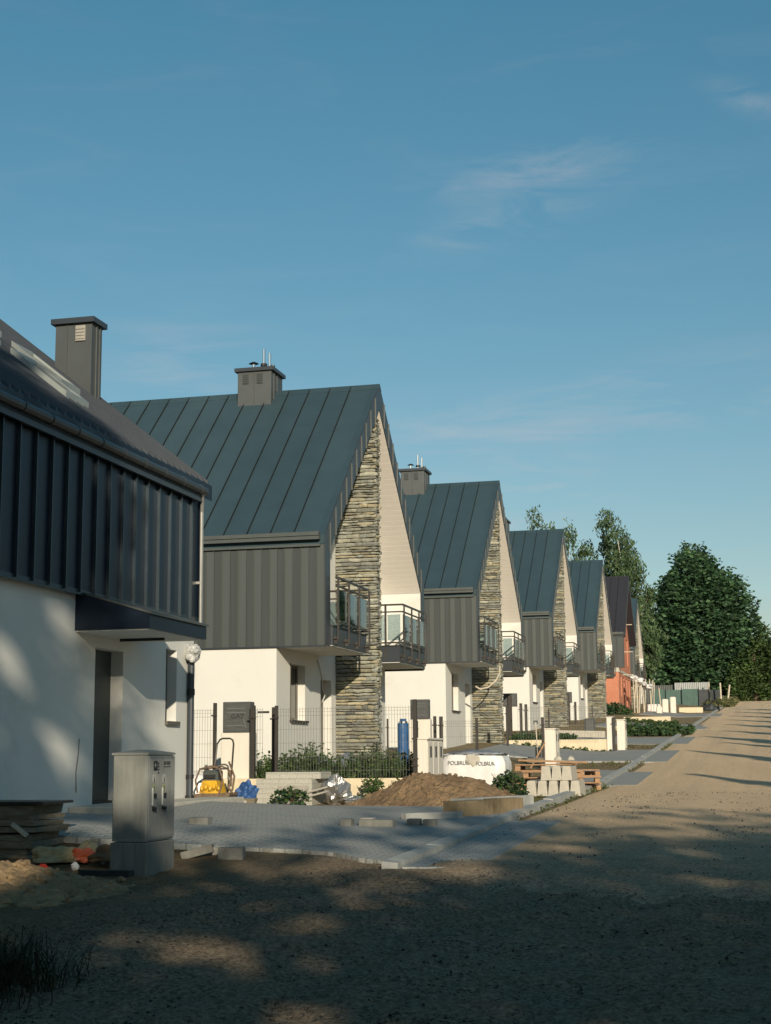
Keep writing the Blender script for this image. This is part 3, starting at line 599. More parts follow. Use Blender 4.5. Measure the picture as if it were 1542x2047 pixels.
def make_house(label):
    H = thing('gable_house', label, 'house', (0, 0, 0), 'row of matching gabled houses')
    ops = [(.95, 2.06, 1.28, 2.50), (3.29, 4.20, .12, 2.27), (HW-2.06, HW-.95, 1.28, 2.50), (HW-4.20, HW-3.29, .12, 2.27)]
    w = MB(); walls(w, 'x', REC-.34, REC, .001, HW-.001, -.9, ZB, ops)
    w.box(DEEP, REC-.34, .001, .34, -.9, ZB).box(DEEP, REC-.34, HW-.34, HW-.001, -.9, ZB).box(DEEP, DEEP+.3, .34, HW-.34, -.9, ZB)
    w.box(DEEP+.3, REC-.34, .34, HW-.34, ZB-.2, ZB-.01)
    # recessed gable wall with balcony doors and the storey floor
    g = [(.28, ZB+.001), (HW-.28, ZB+.001), (HW-.28, zin(.28)+.1), (HW/2, ZE+HH-TH+.1), (.28, zin(.28)+.1)]
    w.prism(g, 'x', REC-.25, REC-.002)
    w.box(REC-.002, -.003, .02, .30, ZB-.001, ZE-.2).box(REC-.002, -.003, HW-.30, HW-.02, ZB-.001, ZE-.2)
    w.box(DEEP, REC-.002, .035, .28, ZB+.001, ZE-.2).box(DEEP, REC-.002, HW-.28, HW-.035, ZB+.001, ZE-.2)
    w.build('wall', M['render'], H)
    dk = MB().box(REC-2.6, REC-2.5, .34, HW-.34, -.3, ZB-.21); dk.build('inner_wall', M['concrete'], H)
    for mir in (0, 1):
        a, b = (.95, 2.06) if not mir else (HW-2.06, HW-.95)
        window_unit(H, a, b, 1.28, 2.50)
        a, b = (3.29, 4.20) if not mir else (HW-4.20, HW-3.29)
        d = MB().box(REC-.26, REC-.20, a, b, .12, 2.27).build('door', M['frame'], H)
        MB().box(REC-.199, REC-.17, a+.06, a+.085, 1.0, 1.25).build('handle', M['steel'], d)
        # balcony door
        a, b = (1.0, 2.6) if not mir else (HW-2.6, HW-1.0)
        f = MB().box(REC, REC+.03, a, a+.07, ZB+.43, ZB+2.5).box(REC, REC+.03, b-.07, b, ZB+.43, ZB+2.5).box(REC, REC+.03, a+.07, b-.07, ZB+2.43, ZB+2.5).box(REC, REC+.03, (a+b)/2-.04, (a+b)/2+.04, ZB+.43, ZB+2.43).build('balcony_door', M['frame'], H)
        MB().box(REC+.004, REC+.012, a+.07, b-.07, ZB+.43, ZB+2.43).build('pane', M['winglass'], f)
    # standing-seam cladding: alternating flat and ribbed sheets
    c = MB(); c2 = MB(); x = -.004; k = 0; rng = random.Random(3)
    for (ya, yb, ra, rb, da, db) in ((-.03, .034, -.052, -.031, -.045, .034), (HW-.034, HW+.03, HW+.031, HW+.052, HW-.034, HW+.045)):
        c = MB(); c2 = MB(); x = -.004; k = 0; rng = random.Random(3)
        while x > DEEP:
            wdt = .178*rng.uniform(.92, 1.08); o = .006*(k % 2)
            (c if k % 2 else c2).box(x-wdt+.004, x-.004, ya+o, yb-o, ZB-.015, ZE-.26)
            c2.box(x-.012, x+.002, ra, rb, ZB-.015, ZE-.26); x -= wdt; k += 1
        q = c.build('cladding', M['clad'], H); c2.build('pale_sheets', M['clad2'], q)
        MB().box(DEEP, -.004, da, db, ZB-.05, ZB-.016).build('drip_edge', M['trim'], q)
    MB().box(REC-.01, -.004, .0, HW*.33, ZB-.03, ZB-.013).build('overhang_soffit', M['render'], H)
    balcony(H, .32, 3.12, 3.05); balcony(H, 6.45, HW-.30, 6.52)
    fin = thing('stone_wall', None, None, (0, 0, 0)); fin.parent = H; ledge_stones(fin, random.Random(8))
    roof = roof_parts(H, M['roof'])
    chimney(roof, -3.53, -2.65, HW/2-.45, HW/2+.45, 8.7, 10.03)
    return H
H2 = make_house('nearest of the gabled houses, whole stone dividing wall and wire fence in view')
spots = [(48.0, 5.449, 'second gabled house with stone wall, its chimney seen behind the nearest gable'),
         (66.2, 6.337, 'third gabled house with stone wall and balconies, between second and fourth along the row'),
         (84.65, 7.155, 'fourth gabled house with stone wall, right next to the unfinished red block house')]
# keep the parts' prototype unmoved while copying
cp = [copy_tree(H2) for _ in spots]
H2.location = (BX, 30.365, 4.746-ZE)
for h, (y, ze, lb) in zip(cp, spots): h.location = (BX, y, ze-ZE); h['label'] = lb
for h_, nm in ((cp[0], 'hose'),):
    o = h_.location; MB().tube([(o.x+.20, o.y+3.0, o.z+2.80), (o.x+.20, o.y+2.9, o.z+2.55), (o.x+.10, o.y+2.7, o.z+2.30), (o.x-.15, o.y+2.6, o.z+2.08), (o.x-.42, o.y+2.6, o.z+2.02), (o.x-.58, o.y+2.6, o.z+2.12)], .026, 7).build('hose', M['oldpost'], h_)
o = H2.location; MB().tube([(o.x+REC+.01, o.y+3.0, o.z+2.7), (o.x+REC+.03, o.y+3.15, o.z+2.5), (o.x+REC+.02, o.y+3.35, o.z+2.3), (o.x+REC-.05, o.y+3.6, o.z+2.1), (o.x+REC-.03, o.y+3.75, o.z+1.9), (o.x+REC-.05, o.y+3.6, o.z+1.75)], .016, 6).build('cable', M['skyframe0'], H2)
# last white house of the row
H7 = copy_tree(cp[0]); H7.location = (BX-.85, 121.5, 3.35); H7['label'] = 'farthest gabled house, only a sliver of white gable seen past the red block house'
# unfinished house of red blocks under the same roof
def red_house():
    H = thing('unfinished_house', 'unfinished house of bare red blocks under a dark roof', 'house', (0, 0, 0))
    w = MB(); F = -.50; ops = [(1.2, 2.1, .9, 2.3), (3.2, 4.2, 0.1, 2.3), (5.4, 6.4, .1, 2.3), (7.3, 8.3, .9, 2.3), (1.6, 2.7, 3.3, 5.2), (6.8, 7.9, 3.3, 5.2)]
    walls(w, 'x', F-.4, F, .0, HW, -.9, ZB+2.4, ops)
    w.prism([(.05, ZB+2.4), (HW-.05, ZB+2.4), (HW/2, ZE+HH-.35)], 'x', F-.4, F)
    w.box(DEEP, F-.4, 0, .4, -.9, ZB-.32).box(DEEP, F-.4, HW-.4, HW, -.9, ZB-.32).box(DEEP, DEEP+.4, .4, HW-.4, -.9, ZB-.32)
    w.box(F-.95, F-.001, -.35, -.001, -.9, 1.9)
    w.build('wall', M['redbrick'], H)
    MB().box(REC-2.6, REC-2.5, .4, HW-.4, -.3, ZB-.31).build('inner_wall', M['ink'], H)
    b = MB().box(DEEP, F+.03, -.03, .4, ZB-.32, ZB-.02).box(F-.39, F+.05, .4, HW+.03, ZB-.32, ZB-.12); b.build('concrete_band', M['concrete2'], H)
    c = MB(); x = -.12; k = 0
    while x > DEEP: c.box(x-.445, x-.004, -.03, .38, ZB-.015, ZE-.26).box(x-.012, x+.003, -.055, -.031, ZB-.015, ZE-.26); x -= .45; k += 1
    c.build('cladding', M['clad'], H)
    roof_parts(H, M['roof2'], fascia=False)
    s = MB()
    for z in (ZB+1.2, ZB+3.1, ZB-.4): s.box(F, F+.75, 2.9, 3.0, z, z+.05)
    s.build('bracket', M['oldpost'], H)
    H.location = (BX, 103.36, 8.325-ZE)
red_house()

# ------------------------------------------------------------------ the near house: eave to the street
def near_house():
    H = thing('eave_house', 'nearest house at the left edge, shaded blue-black cladding over a white ground floor', 'house', (BX, 22.85, -.7))
    a = BX; yN = 22.78; yS = 8.0
    ops = [(19.08, 20.02, -.60, 1.53), (21.62, 22.06, .58, 1.68)]
    w = MB(); walls(w, 'x', a-.36, a, yS, yN, -1.0, 2.2, ops)
    w.box(-17.5, a-.36, yN-.36, yN, -1.0, 2.2).box(-17.5, a-.36, yS, yS+.36, -1, 2.2).box(-17.5, -17.2, yS+.36, yN-.36, -1, 4.2)
    gz = lambda x: 4.30+.793*(-8.62-x)
    w.prism([(-17.2, 2.2), (a-.02, 2.2), (a-.02, gz(a)-.1), (-13, gz(-13)-.1), (-17.2, gz(-8.8)-.1)], 'y', yN-.36, yN-.02)
    w.build('wall', M['render'], H)
    MB().box(-11.5, -11.4, yS+.4, yN-.4, -.7, 2.1).build('inner_wall', M['ink'], H)
    # upper storey cladding in deep standing seams
    c = MB(); c.box(a-.3, a+.11, yS, yN-.02, 2.2, 4.22)
    y = yN-.02
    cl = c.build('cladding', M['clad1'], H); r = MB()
    y = 22.70
    while y > yS: r.box(a+.111, a+.158, y-.012, y+.012, 2.2, 4.18); y -= .445
    r.box(a+.111, a+.128, yS, yN-.02, 2.17, 2.24)
    r.build('ribs', M['rib1'], cl)
    # roof
    n = MB(); xr = -13.0
    n.prism([(-8.62, gz(-8.62)+.13), (xr, gz(xr)+.13), (-17.5, gz(-8.62)+.13), (-17.5, gz(-8.62)-.12), (xr, gz(xr)-.12), (-8.62, gz(-8.62)-.12)], 'y', yS-.2, 22.92)
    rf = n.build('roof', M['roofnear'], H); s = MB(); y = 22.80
    while y > yS:
        x0, x1 = -8.64, xr; z0, z1 = gz(x0)+.13, gz(x1)+.13
        s.add([(x0, y-.02, z0), (x1, y-.02, z1), (x1, y+.02, z1), (x0, y+.02, z0), (x0, y-.009, z0+.055), (x1, y-.009, z1+.055), (x1, y+.009, z1+.055), (x0, y+.009, z0+.055)], [(3, 2, 1, 0), (4, 5, 6, 7), (0, 1, 5, 4), (1, 2, 6, 5), (2, 3, 7, 6), (3, 0, 4, 7)])
        y -= .25
    s.build('seams', M['seam'], rf)
    MB().prism([(xr-.2, gz(xr)+.06), (xr, gz(xr)+.22), (xr+.2, gz(xr)+.06)], 'y', yS-.2, 22.95).build('ridge_cap', M['trim'], rf)
    # gutter with joints and a downpipe in two runs
    g = MB().tube([(-8.60, yS, 4.28), (-8.60, 22.55, 4.28)], .07, 10); g.box(a+.165, -8.63, yS, 22.60, 4.10, 4.20)
    y = 22.3
    j = g
    while y > yS: j.tube([(-8.60, y-.02, 4.28), (-8.60, y+.02, 4.28)], .078, 10); y -= .75
    g.build('gutter', M['trim'], rf)
    d = MB().tube([(-8.62, 22.48, 4.24), (-8.65, 22.56, 4.08), (-8.67, 22.6, 3.95), (-8.67, 22.6, 2.12)], .032, 10)
    d.box(-8.74, -8.66, 22.57, 22.64, 2.78, 2.82); d.build('upper_downpipe', M['steel_dull'], H)
    MB().tube([(-8.79, 22.52, 1.62), (-8.79, 22.52, -.66)], .055, 12).build('lower_downpipe', M['trim'], H)
    MB().tube([(-8.79, 22.52, 1.0), (-8.79, 22.52, 1.1)], .065, 12).tube([(-8.79, 22.52, -.3), (-8.79, 22.52, -.24)], .065, 12).tube([(-8.79, 22.52, -.66), (-8.79, 22.52, -.56)], .075, 12).build('pipe_clamp', M['dark'], H)
    # canopy over the door
    c = MB(); y0, y1, xf = 18.42, 20.52, -7.78
    c.prism([(a-.0, 1.71), (xf, 1.71), (xf, 1.90), (a+.112, 2.20), (a-.0, 2.20)], 'y', y0, y1)
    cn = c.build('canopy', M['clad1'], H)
    MB().prism([(a+.12, 2.215), (xf+.03, 1.925), (xf+.03, 1.895), (a+.12, 2.19)], 'y', y0-.02, y1+.02).build('top_sheet', M['clad2'], cn)
    MB().box(a+.001, xf-.03, y0+.03, y1-.03, 1.695, 1.709).build('soffit', M['render'], cn)
    MB().box(a+.05, xf-.35, y1-.75, y1-.72, 1.655, 1.694).build('lamp_bracket', M['dark'], cn)
    # door, window
    d = MB().box(a-.25, a-.19, 19.08, 20.02, -.58, 1.53).build('door', M['door'], H)
    MB().box(a-.189, a-.17, 19.14, 19.17, .35, .75).build('handle', M['steel'], d)
    MB().box(a-.19, a-.12, 19.081, 19.14, -.60, 1.53).box(a-.19, a-.12, 19.08, 20.0, -.60, -.56).build('door_frame', M['dark'], H)
    x = a-.20; w = MB().box(x-.05, x, 21.62, 21.68, .58, 1.68).box(x-.05, x, 22.0, 22.06, .58, 1.68).box(x-.05, x, 21.68, 22.0, .58, .64).box(x-.05, x, 21.68, 22.0, 1.62, 1.68).build('window', M['dark'], H)
    MB().box(x-.03, x-.02, 21.68, 22.0, .64, 1.62).build('pane', M['winglass'], w)
    MB().box(a-.20, a+.05, 21.60, 22.12, .52, .579).build('sill', M['frame'], w)
    MB().box(a-.199, a+.006, 21.621, 21.66, .58, 1.68).build('jamb_lining', M['dark'], w)
    # chimney standing on the roof slope
    ch = MB().box(-11.07, -10.42, 22.05, 22.44, gz(-10.4)-.3, 7.12)
    ch.box(-10.86, -10.845, 22.03, 22.049, 5.8, 7.1).box(-10.419, -10.395, 22.20, 22.22, 5.6, 7.1).box(-10.419, -10.395, 22.33, 22.35, 5.6, 7.1)
    co = ch.build('chimney', M['chim'], rf); MB().box(-11.13, -10.36, 21.98, 22.52, 7.12, 7.21).build('cap', M['trim'], co)
    v = MB().box(-10.70, -10.53, 22.02, 22.048, 6.82, 7.08)
    for k in range(4): v.box(-10.69, -10.54, 22.005, 22.019, 6.85+k*.055, 6.87+k*.055)
    v.build('vent', M['concrete'], co)
    # roof windows: raised frames with glass
    for (xa, xb, ya, yb) in ((-9.45, -10.35, 19.2, 19.95), (-10.0, -10.85, 20.15, 20.8), (-10.45, -11.3, 18.4, 19.1), (-11.1, -11.9, 19.7, 20.3)):
        P = lambda x, y, h: (x, y, gz(x)+.13+h)
        f = MB()
        def bar(x0, x1, y0, y1, h): f.add([P(x0, y0, -.02), P(x1, y0, -.02), P(x1, y1, -.02), P(x0, y1, -.02), P(x0, y0, h), P(x1, y0, h), P(x1, y1, h), P(x0, y1, h)], [(3, 2, 1, 0), (4, 5, 6, 7), (0, 1, 5, 4), (1, 2, 6, 5), (2, 3, 7, 6), (3, 0, 4, 7)])
        bar(xb, xa, ya, ya+.07, .13); bar(xb, xa, yb-.07, yb, .13); bar(xa-.08, xa, ya+.07, yb-.07, .13); bar(xb, xb+.08, ya+.07, yb-.07, .13)
        k = f.build('roof_window', M['skyframe'], rf); f = MB(); bar(xb+.08, xa-.08, ya+.07, yb-.07, .09); f.build('pane', M['winglass'], k)
    # stray cable on the wall
    MB().tube([(a+.012, 18.62, .28), (a+.03, 18.56, .1), (a+.02, 18.52, -.15), (a+.012, 18.56, -.42)], .006, 5).build('cable', M['frame'], H)
M['rib1'] = mat('rib_sheet_lit', (.038, .056, .070), .36, .5, var=.1)  # same paint as the cladding, made paler: sun sheen put into the colour
M['seam'] = mat('near_seams', (.036, .043, .052), .45, .3)
M['steel_dull'] = mat('zinc_pipe', (.42, .42, .40), .35, .7, var=.1)
M['skyframe'] = mat('roof_window_frame', (.27, .30, .29), .45, .2, var=.08)
near_house()
tag(MB().bev(-8.84, -8.12, 18.35, 23.2, -1.0, -.60, .015).build('entrance_step', M['concrete2']), 'long low concrete step under the door and corner of the nearest house', 'step')
def crumple(name, c, r, mt, seed, rough=.5, sz=(1, 1, 1), seg=26, rings=16, flat=False, freq=3):
    return MB().lump(c, r*sz[0], r*sz[1], r*sz[2], seed, rough, seg, rings, flat, freq).build(name, mt)
tag(crumple('plastic_bag', (-8.74, 22.46, 1.66), .13, M['bag'], 3, .5, (1, 1.2, 1.1)), 'crumpled white plastic tied round the top of the drainpipe under the canopy', 'bag')

# ------------------------------------------------------------------ fences, plinths, posts
def post(x, y, z0, z1, label, w=.06, group='anthracite fence posts'):
    t = thing('fence_post', label, 'post', (x, y, z0), group)
    MB().bev(x-w/2, x+w/2, y-w/2, y+w/2, z0-.3, z1, .006).build('shaft', M['post'], t)
    MB().box(x-w*.9, x+w*.9, y-w/2-.03, y-w/2-.001, z0+(z1-z0)*.82, z0+(z1-z0)*.82+.03).build('clamp', M['post'], t); return t
def mesh_fence(x0, x1, y, z0, z1, label, dx=.053, r=.0022):
    t = thing('mesh_fence', label, 'fence', ((x0+x1)/2, y, z0), 'wire mesh fence panels')
    mb = MB(); x = x0
    while x <= x1: mb.box(x-r, x+r, y-r, y+r, z0, z1); x += dx
    zs = [z1-.03, z1-.08, z1-.15]; z = z1-.40
    while z > z0+.05: zs.append(z); z -= .25
    for z in zs: mb.box(x0, x1, y-.0075, y-.0025, z-r, z+r)
    mb.build('wire_mesh', M['wire'], t)
mesh_fence(-10.75, -10.0, 26.8, -.34, .93, 'wire mesh fence panel between the near house corner and the first dark post')
mesh_fence(-8.73, -6.12, 26.8, -.34, .93, 'long wire mesh fence panel crossing in front of the nearest stone wall', .053)
mesh_fence(-9.18, -9.02, 26.8, -.2, .93, 'narrow strip of wire mesh between the two gate posts', .05)
mesh_fence(-9.93, -9.30, 27.35, -.30, .93, 'wire mesh panel behind the grey gas box', .053)
post(-9.97, 26.8, -.35, 1.04, 'dark fence post left of the grey gas box')
post(-9.22, 26.8, -.35, .98, 'thick dark gate post right of the grey gas box', .085)
post(-8.98, 27.3, -.35, .96, 'dark gate post second to the right of the gas box', .06)
post(-8.76, 26.8, -.35, .97, 'dark fence post rising from the weeds behind the stacked paving blocks')
MB_ = MB().box(-9.2, -8.98, 27.0, 27.04, .84, .88)
tag(MB_.build('gate_rail', M['post']), 'short dark rail joining the tops of two gate posts', 'rail')
tag(MB().bev(-10.9, -6.05, 26.62, 26.98, -1.0, -.365, .02).build('low_wall', M['plinth']), 'long low cream garden wall behind the paving stacks and soil mound', 'low wall', 'low cream garden walls')
# gas boxes on their pillars
def gasbox(x0, x1, y, z0, z1, zb, label, pillar=True, word=True, polew=None):
    t = thing('gas_box', label, 'gas box', ((x0+x1)/2, y, zb), 'grey gas meter boxes by the house gates')
    if pillar: MB().bev(x0-.04, x1+.04, y+.02, y+.30, zb-.3, z0-.002, .01).build('pillar', M['whitecab'], t)
    b = MB().bev(x0, x1, y, y+.26, z0, z1, .008).build('box', M['gasbox'], t)
    d = MB().bev(x0+.025, x1-.025, y-.012, y-.001, z0+.025, z1-.025, .004).build('door', M['gasbox'], t)
    if word: text('GAZ', .13, ((x0+x1)/2+.03, y-.0135, (z0+z1)/2+.01), FACE_S, M['ink'], t)
    k = MB()
    for z in (z1-.12, z1-.2, z0+.13): k.box(x0+.08, x1-.08, y-.016, y-.0125, z-.006, z+.002)
    k.tube([(x1-.13, y-.02, z0+.25), (x1-.09, y-.03, z0+.17), (x1-.07, y-.02, z0+.08)], .007, 5)
    k.build('film_fold', M['inkgrey'], t)
    if polew:
        px, w = polew; MB().bev(px-w/2, px+w/2, y-.10, y-.02, zb-.3, z1-.08, .006).build('pole', M['post'], t)
    return t
gasbox(-9.87, -9.33, 26.95, .49, 1.06, -.35, 'dark grey gas box lettered GAZ on a white pillar, the nearest one')
gasbox(-10.10, -9.55, 43.6, 1.11, 1.69, .0, 'dark grey box wrapped in film, seen above the white meter cabinets', True, False)
gasbox(-9.94, -9.41, 59.2, 1.95, 2.47, .8, 'dark grey box on twin posts standing before the third gabled house', False, False, (-9.66, .16))
gasbox(-9.95, -9.55, 78.2, 2.72, 3.28, 1.5, 'small dark box half hidden behind the second house stone wall', False, False, (-9.72, .14))
t = thing('fence_post', 'tall dark double post standing in the soil mound before the white meter cabinets', 'post', (-6.05, 26.5, -.75), 'anthracite fence posts')
MB().bev(-6.09, -6.02, 26.46, 26.54, -.9, 1.03, .006).build('shaft', M['post'], t); MB().box(-6.12, -5.99, 26.43, 26.459, -.04, -.01).box(-6.12, -5.99, 26.43, 26.459, -.16, -.13).build('clamp', M['post'], t)
# white electricity meter cabinets
def metercab(x0, x1, y0, y1, z0, z1, label, doors=3):
    t = thing('meter_cabinet', label, 'cabinet', ((x0+x1)/2, (y0+y1)/2, z0), 'white meter cabinets along the row')
    MB().bev(x0, x1, y0, y1, z0-.2, z1, .012).build('body', M['whitecab'], t)
    MB().bev(x0-.02, x1+.03, y0-.02, y1+.02, z1+.001, z1+.03, .008).build('lid', M['whitecab'], t)
    w = (y1-y0)/doors
    for i in range(doors):
        a = y0+i*w; d = MB().bev(x1+.001, x1+.02, a+.015, a+w-.015, z0+.05, z1-.04, .004).build('door', M['whitecab'], t)
        MB().box(x1+.021, x1+.03, a+w*.35, a+w*.65, z1-.32, z1-.12).build('meter_window', M['gasbox'], d)
        MB().box(x1+.021, x1+.04, a+w*.72, a+w*.8, z0+.3, z0+.42).build('handle', M['inkgrey'], d)
metercab(-6.19, -5.93, 26.9, 28.25, -.72, .32, 'white meter cabinet behind the soil mound, beside the tall dark post', 3)
metercab(-5.70, -5.42, 40.5, 41.3, -.32, .71, 'lone white meter cabinet rising behind the wooden pallets', 2)
metercab(-5.12, -4.88, 51.4, 51.65, .15, 1.27, 'narrow white pillar cabinet ending the low wall before the third house', 1)
metercab(-4.84, -4.58, 52.0, 52.7, .2, 1.19, 'weathered white cabinet just right of the narrow pillar cabinet', 2)
post(-5.70, 40.2, -.2, 1.03, 'slim dark post touching the lone white cabinet', .07)
post(-4.86, 51.3, .15, 1.29, 'slim dark post against the narrow white pillar cabinet', .07)
# second-house yard: fence, framed water tank
mesh_fence(-7.56, -6.74, 36.0, -.25, .88, 'wire mesh fence panel behind the white wrapped pallet', .05)
post(-6.70, 36.0, -.3, .93, 'dark fence post between the wrapped pallet and the second stone wall', .06)
post(-7.86, 36.6, -.3, 1.0, 'dark gate post directly right of the white meter cabinets top', .07)
post(-7.62, 36.2, -.3, .98, 'dark gate post left end of the mesh behind the wrapped pallet', .08)
post(-8.27, 33.4, -.3, .87, 'thin dark post left of the blue cylinder', .035)
post(-7.70, 33.9, -.3, .83, 'thin dark post right of the blue cylinder', .05)
t = thing('water_tank', 'tall blue cylinder with silver neck standing in the second yard', 'tank', (-7.86, 33.2, -.1))
MB().tube([(-7.86, 33.2, -.45), (-7.86, 33.2, .0), (-7.86, 33.2, .70), (-7.86, 33.2, .76)], .125, 16).build('body', M['blue'], t, smooth=False)
MB().tube([(-7.86, 33.2, .761), (-7.86, 33.2, .80)], .10, 14).build('neck', M['steel'], t)
MB().tube([(-7.86, 33.2, .801), (-7.86, 33.2, .86)], .075, 12).build('cap', M['blue'], t)
mesh_fence(-8.05, -5.2, 50.9, .55, 1.66, 'faint wire mesh fence on the low wall before the third house', .09, .003)
tag(MB().bev(-8.55, -5.13, 51.25, 51.6, -.2, .55, .02).build('low_wall', M['plinth']), 'low cream wall running to the narrow white pillar cabinet', 'low wall', 'low cream garden walls')
tag(MB().bev(-6.75, -5.6, 72.0, 72.4, .9, 1.38, .02).build('low_wall', M['plinth']), 'far low cream wall behind the leafy green patch', 'low wall', 'low cream garden walls')
tag(MB().bev(-7.6, -5.0, 86, 86.4, 1.6, 2.14, .02).build('low_wall', M['plinth']), 'farthest low cream wall below the upright white pillars', 'low wall', 'low cream garden walls')
post(-8.27, 50.0, .2, 1.66, 'dark post left in front of the third house, starting at the low wall', .08)
post(-7.70, 56.0, .5, 1.77, 'thin dark post before the third stone wall', .05)
post(-7.82, 72.0, 1.1, 2.37, 'thin dark post before the fourth stone wall', .06)
post(-9.05, 58.0, .6, 2.03, 'left post of the open gate before the third house', .10)
post(-8.90, 58.3, .6, 2.0, 'right post of the open gate before the third house', .10)
post(-9.42, 76.0, 1.4, 2.72, 'left dark gate post before the fourth house', .11)
post(-9.15, 76.4, 1.4, 2.70, 'right dark gate post before the fourth house', .11)
tag(MB().bev(-7.4, -5.65, 56, 56.5, .3, .60, .02).build('concrete_slab', M['concrete']), 'lower thick grey concrete slab lying beyond the low wall', 'slab', 'concrete slabs beyond the low wall')
tag(MB().rbox((-6.5, 56.2, .80), (1.7, .5, .24), Matrix.Rotation(.03, 3, 'Y')).build('concrete_slab', M['concrete2']), 'upper pale concrete slab resting on the lower grey one', 'slab', 'concrete slabs beyond the low wall')
tag(MB().bev(-6.85, -6.45, 60, 60.5, .8, 1.45, .05).build('machine_box', M['gasbox']), 'small dark box machine in front of the fourth stone wall', 'box')
# shovel and leaning stick
t = thing('shovel', 'shovel standing upright against the low wall before the third house', 'shovel', (-6.42, 44, .2))
MB().tube([(-6.40, 44, .05), (-6.44, 44, .95)], .018, 6).build('shaft', M['oldpost'], t)
MB().rbox((-6.39, 44, .12), (.16, .03, .28)).build('blade', M['dark'], t); MB().box(-6.50, -6.38, 43.98, 44.02, 1.0, 1.03).box(-6.50, -6.48, 43.98, 44.02, .93, .999).box(-6.40, -6.38, 43.98, 44.02, .93, .999).build('grip', M['dark'], t)
tag(MB().tube([(-5.72, 38, -.30), (-5.38, 38.3, .34)], .022, 6).build('stick', M['wood']), 'pale wooden stick leaning toward the lone white cabinet', 'stick')

# ------------------------------------------------------------------ yard clutter
# stack of grey paving blocks
t = thing('paving_stack', 'large tidy stack of grey paving blocks before the low wall', 'block stack', (-8.2, 25.9, -.78))
MB().bev(-8.72, -7.70, 25.55, 26.35, -.82, -.36, .01).build('lower_layers', M['greyblocks'], t)
MB().bev(-8.62, -7.60, 25.75, 26.45, -.359, -.24, .01).build('top_layer', M['greyblocks'], t)
MB().box(-8.30, -7.76, 25.52, 25.549, -.72, -.47).build('wood_sheet', M['concrete'], t)
tag(crumple('foil_sack', (-7.30, 25.75, -.60), .30, M['foil'], 5, .55, (.9, .9, .95), 22, 14), 'big crumpled silver foil sack leaning right of the grey block stack', 'sack')
tag(crumple('foil_scrap', (-6.93, 25.62, -.74), .20, M['foil'], 9, .55, (1.3, 1, .45), 20, 12), 'flat crumpled foil scrap right beside the big silver sack', 'foil')
t = thing('boards', 'short grey boards propped between block stack and silver sack', 'boards', (-7.68, 25.5, -.75))
MB().rbox((-7.62, 25.6, -.55), (.45, .2, .03), Matrix.Rotation(-.25, 3, 'Y')).rbox((-7.64, 25.6, -.63), (.4, .2, .03), Matrix.Rotation(-.25, 3, 'Y')).build('board', M['concrete'], t)
# plate compactor
def compactor():
    t = thing('plate_compactor', 'yellow plate compactor with tall bent handle beside the block stack', 'compactor', (-9.37, 25.25, -.72)); x0, x1 = -9.66, -9.08; y = 25.0
    MB().prism([(x0-.04, -.66), (x0+.02, -.72), (x1-.02, -.72), (x1+.06, -.62), (x1+.06, -.58), (x0-.04, -.6)], 'y', y, y+.5).build('base_plate', M['rust'], t)
    MB().prism([(x0+.06, -.59), (x1-.14, -.59), (x1-.2, -.37), (x0+.12, -.37)], 'y', y+.04, y+.4).build('belt_cover', M['yellow'], t)
    f = MB()
    for i in range(5): f.lump((x0+.12+i*.075, y+.02, -.5+.02*(i % 2)), .04, .04, .05, i, .3, 8, 5, False)
    f.build('dust_lumps', M['yellow'], t)
    MB().bev(x0+.1, x1-.2, y+.1, y+.4, -.369, -.19, .03).build('engine', M['clad2'], t)
    MB().box(x0+.14, x1-.24, y+.06, y+.099, -.33, -.27).build('air_slot', M['ink'], t)
    g = MB()
    for yy in (y+.03, y+.45): g.tube([(x0+.04, yy, -.58), (x0+.0, yy, -.36), (x0+.08, yy, -.17), (x0+.3, yy, -.12), (x1-.14, yy, -.17), (x1-.08, yy, -.36), (x1-.14, yy, -.58)], .017, 7)
    g.tube([(x0+.08, y+.03, -.17), (x0+.08, y+.45, -.17)], .015, 6).tube([(x1-.14, y+.03, -.17), (x1-.14, y+.45, -.17)], .015, 6)
    g.build('guard_frame', M['rust'], t)
    h = MB().tube([(x0+.14, y+.5, -.45), (x0+.17, y+.52, -.1), (x0+.2, y+.55, .26), (x0+.25, y+.56, .34), (x0+.3, y+.56, .36), (x1-.14, y+.56, .36), (x1-.09, y+.56, .33), (x1-.07, y+.55, .26), (x1-.09, y+.52, -.2), (x1-.1, y+.5, -.48)], .016, 8)
    h.build('handle', M['post'], t)
    s = MB().tube([(x1-.05, y+.3, -.2), (x1+.0, y+.25, -.35), (x1-.03, y+.2, -.5), (x1+.06, y+.2, -.62)], .025, 6).tube([(x1-.1, y+.4, -.05), (x1+.04, y+.3, -.3), (x1+.02, y+.25, -.55)], .02, 6); s.build('strap', M['rust'], t)
compactor()
t = thing('tarp_bundle', 'rumpled blue tarpaulin on a low pallet between compactor and block stack', 'tarpaulin', (-8.92, 25.6, -.75))
MB().rbox((-8.94, 25.6, -.70), (.5, .5, .03)).rbox((-8.94, 25.4, -.745), (.5, .08, .06)).rbox((-8.94, 25.8, -.745), (.5, .08, .06)).build('pallet', M['woodgrey'], t)
MB().lump((-8.93, 25.6, -.685), .24, .24, .26, 4, .8, 28, 16, True, 3).build('sheet', M['bluetarp'], t)
for i, (x, y, r, lb) in enumerate(((-9.98, 25.9, .22, 'white plastic sack right against the drainpipe of the near house'),)):
    tag(MB().lump((x, y, -.77), r*.9, r, .55, 2, .25, 20, 12, True, 2).build('white_sack', M['wrap']), lb, 'sack')
t = thing('tarp_heap', 'low heap covered with grey-blue tarpaulin behind the weeds before the nearest stone wall', 'tarpaulin', (-8.6, 29.4, -.42))
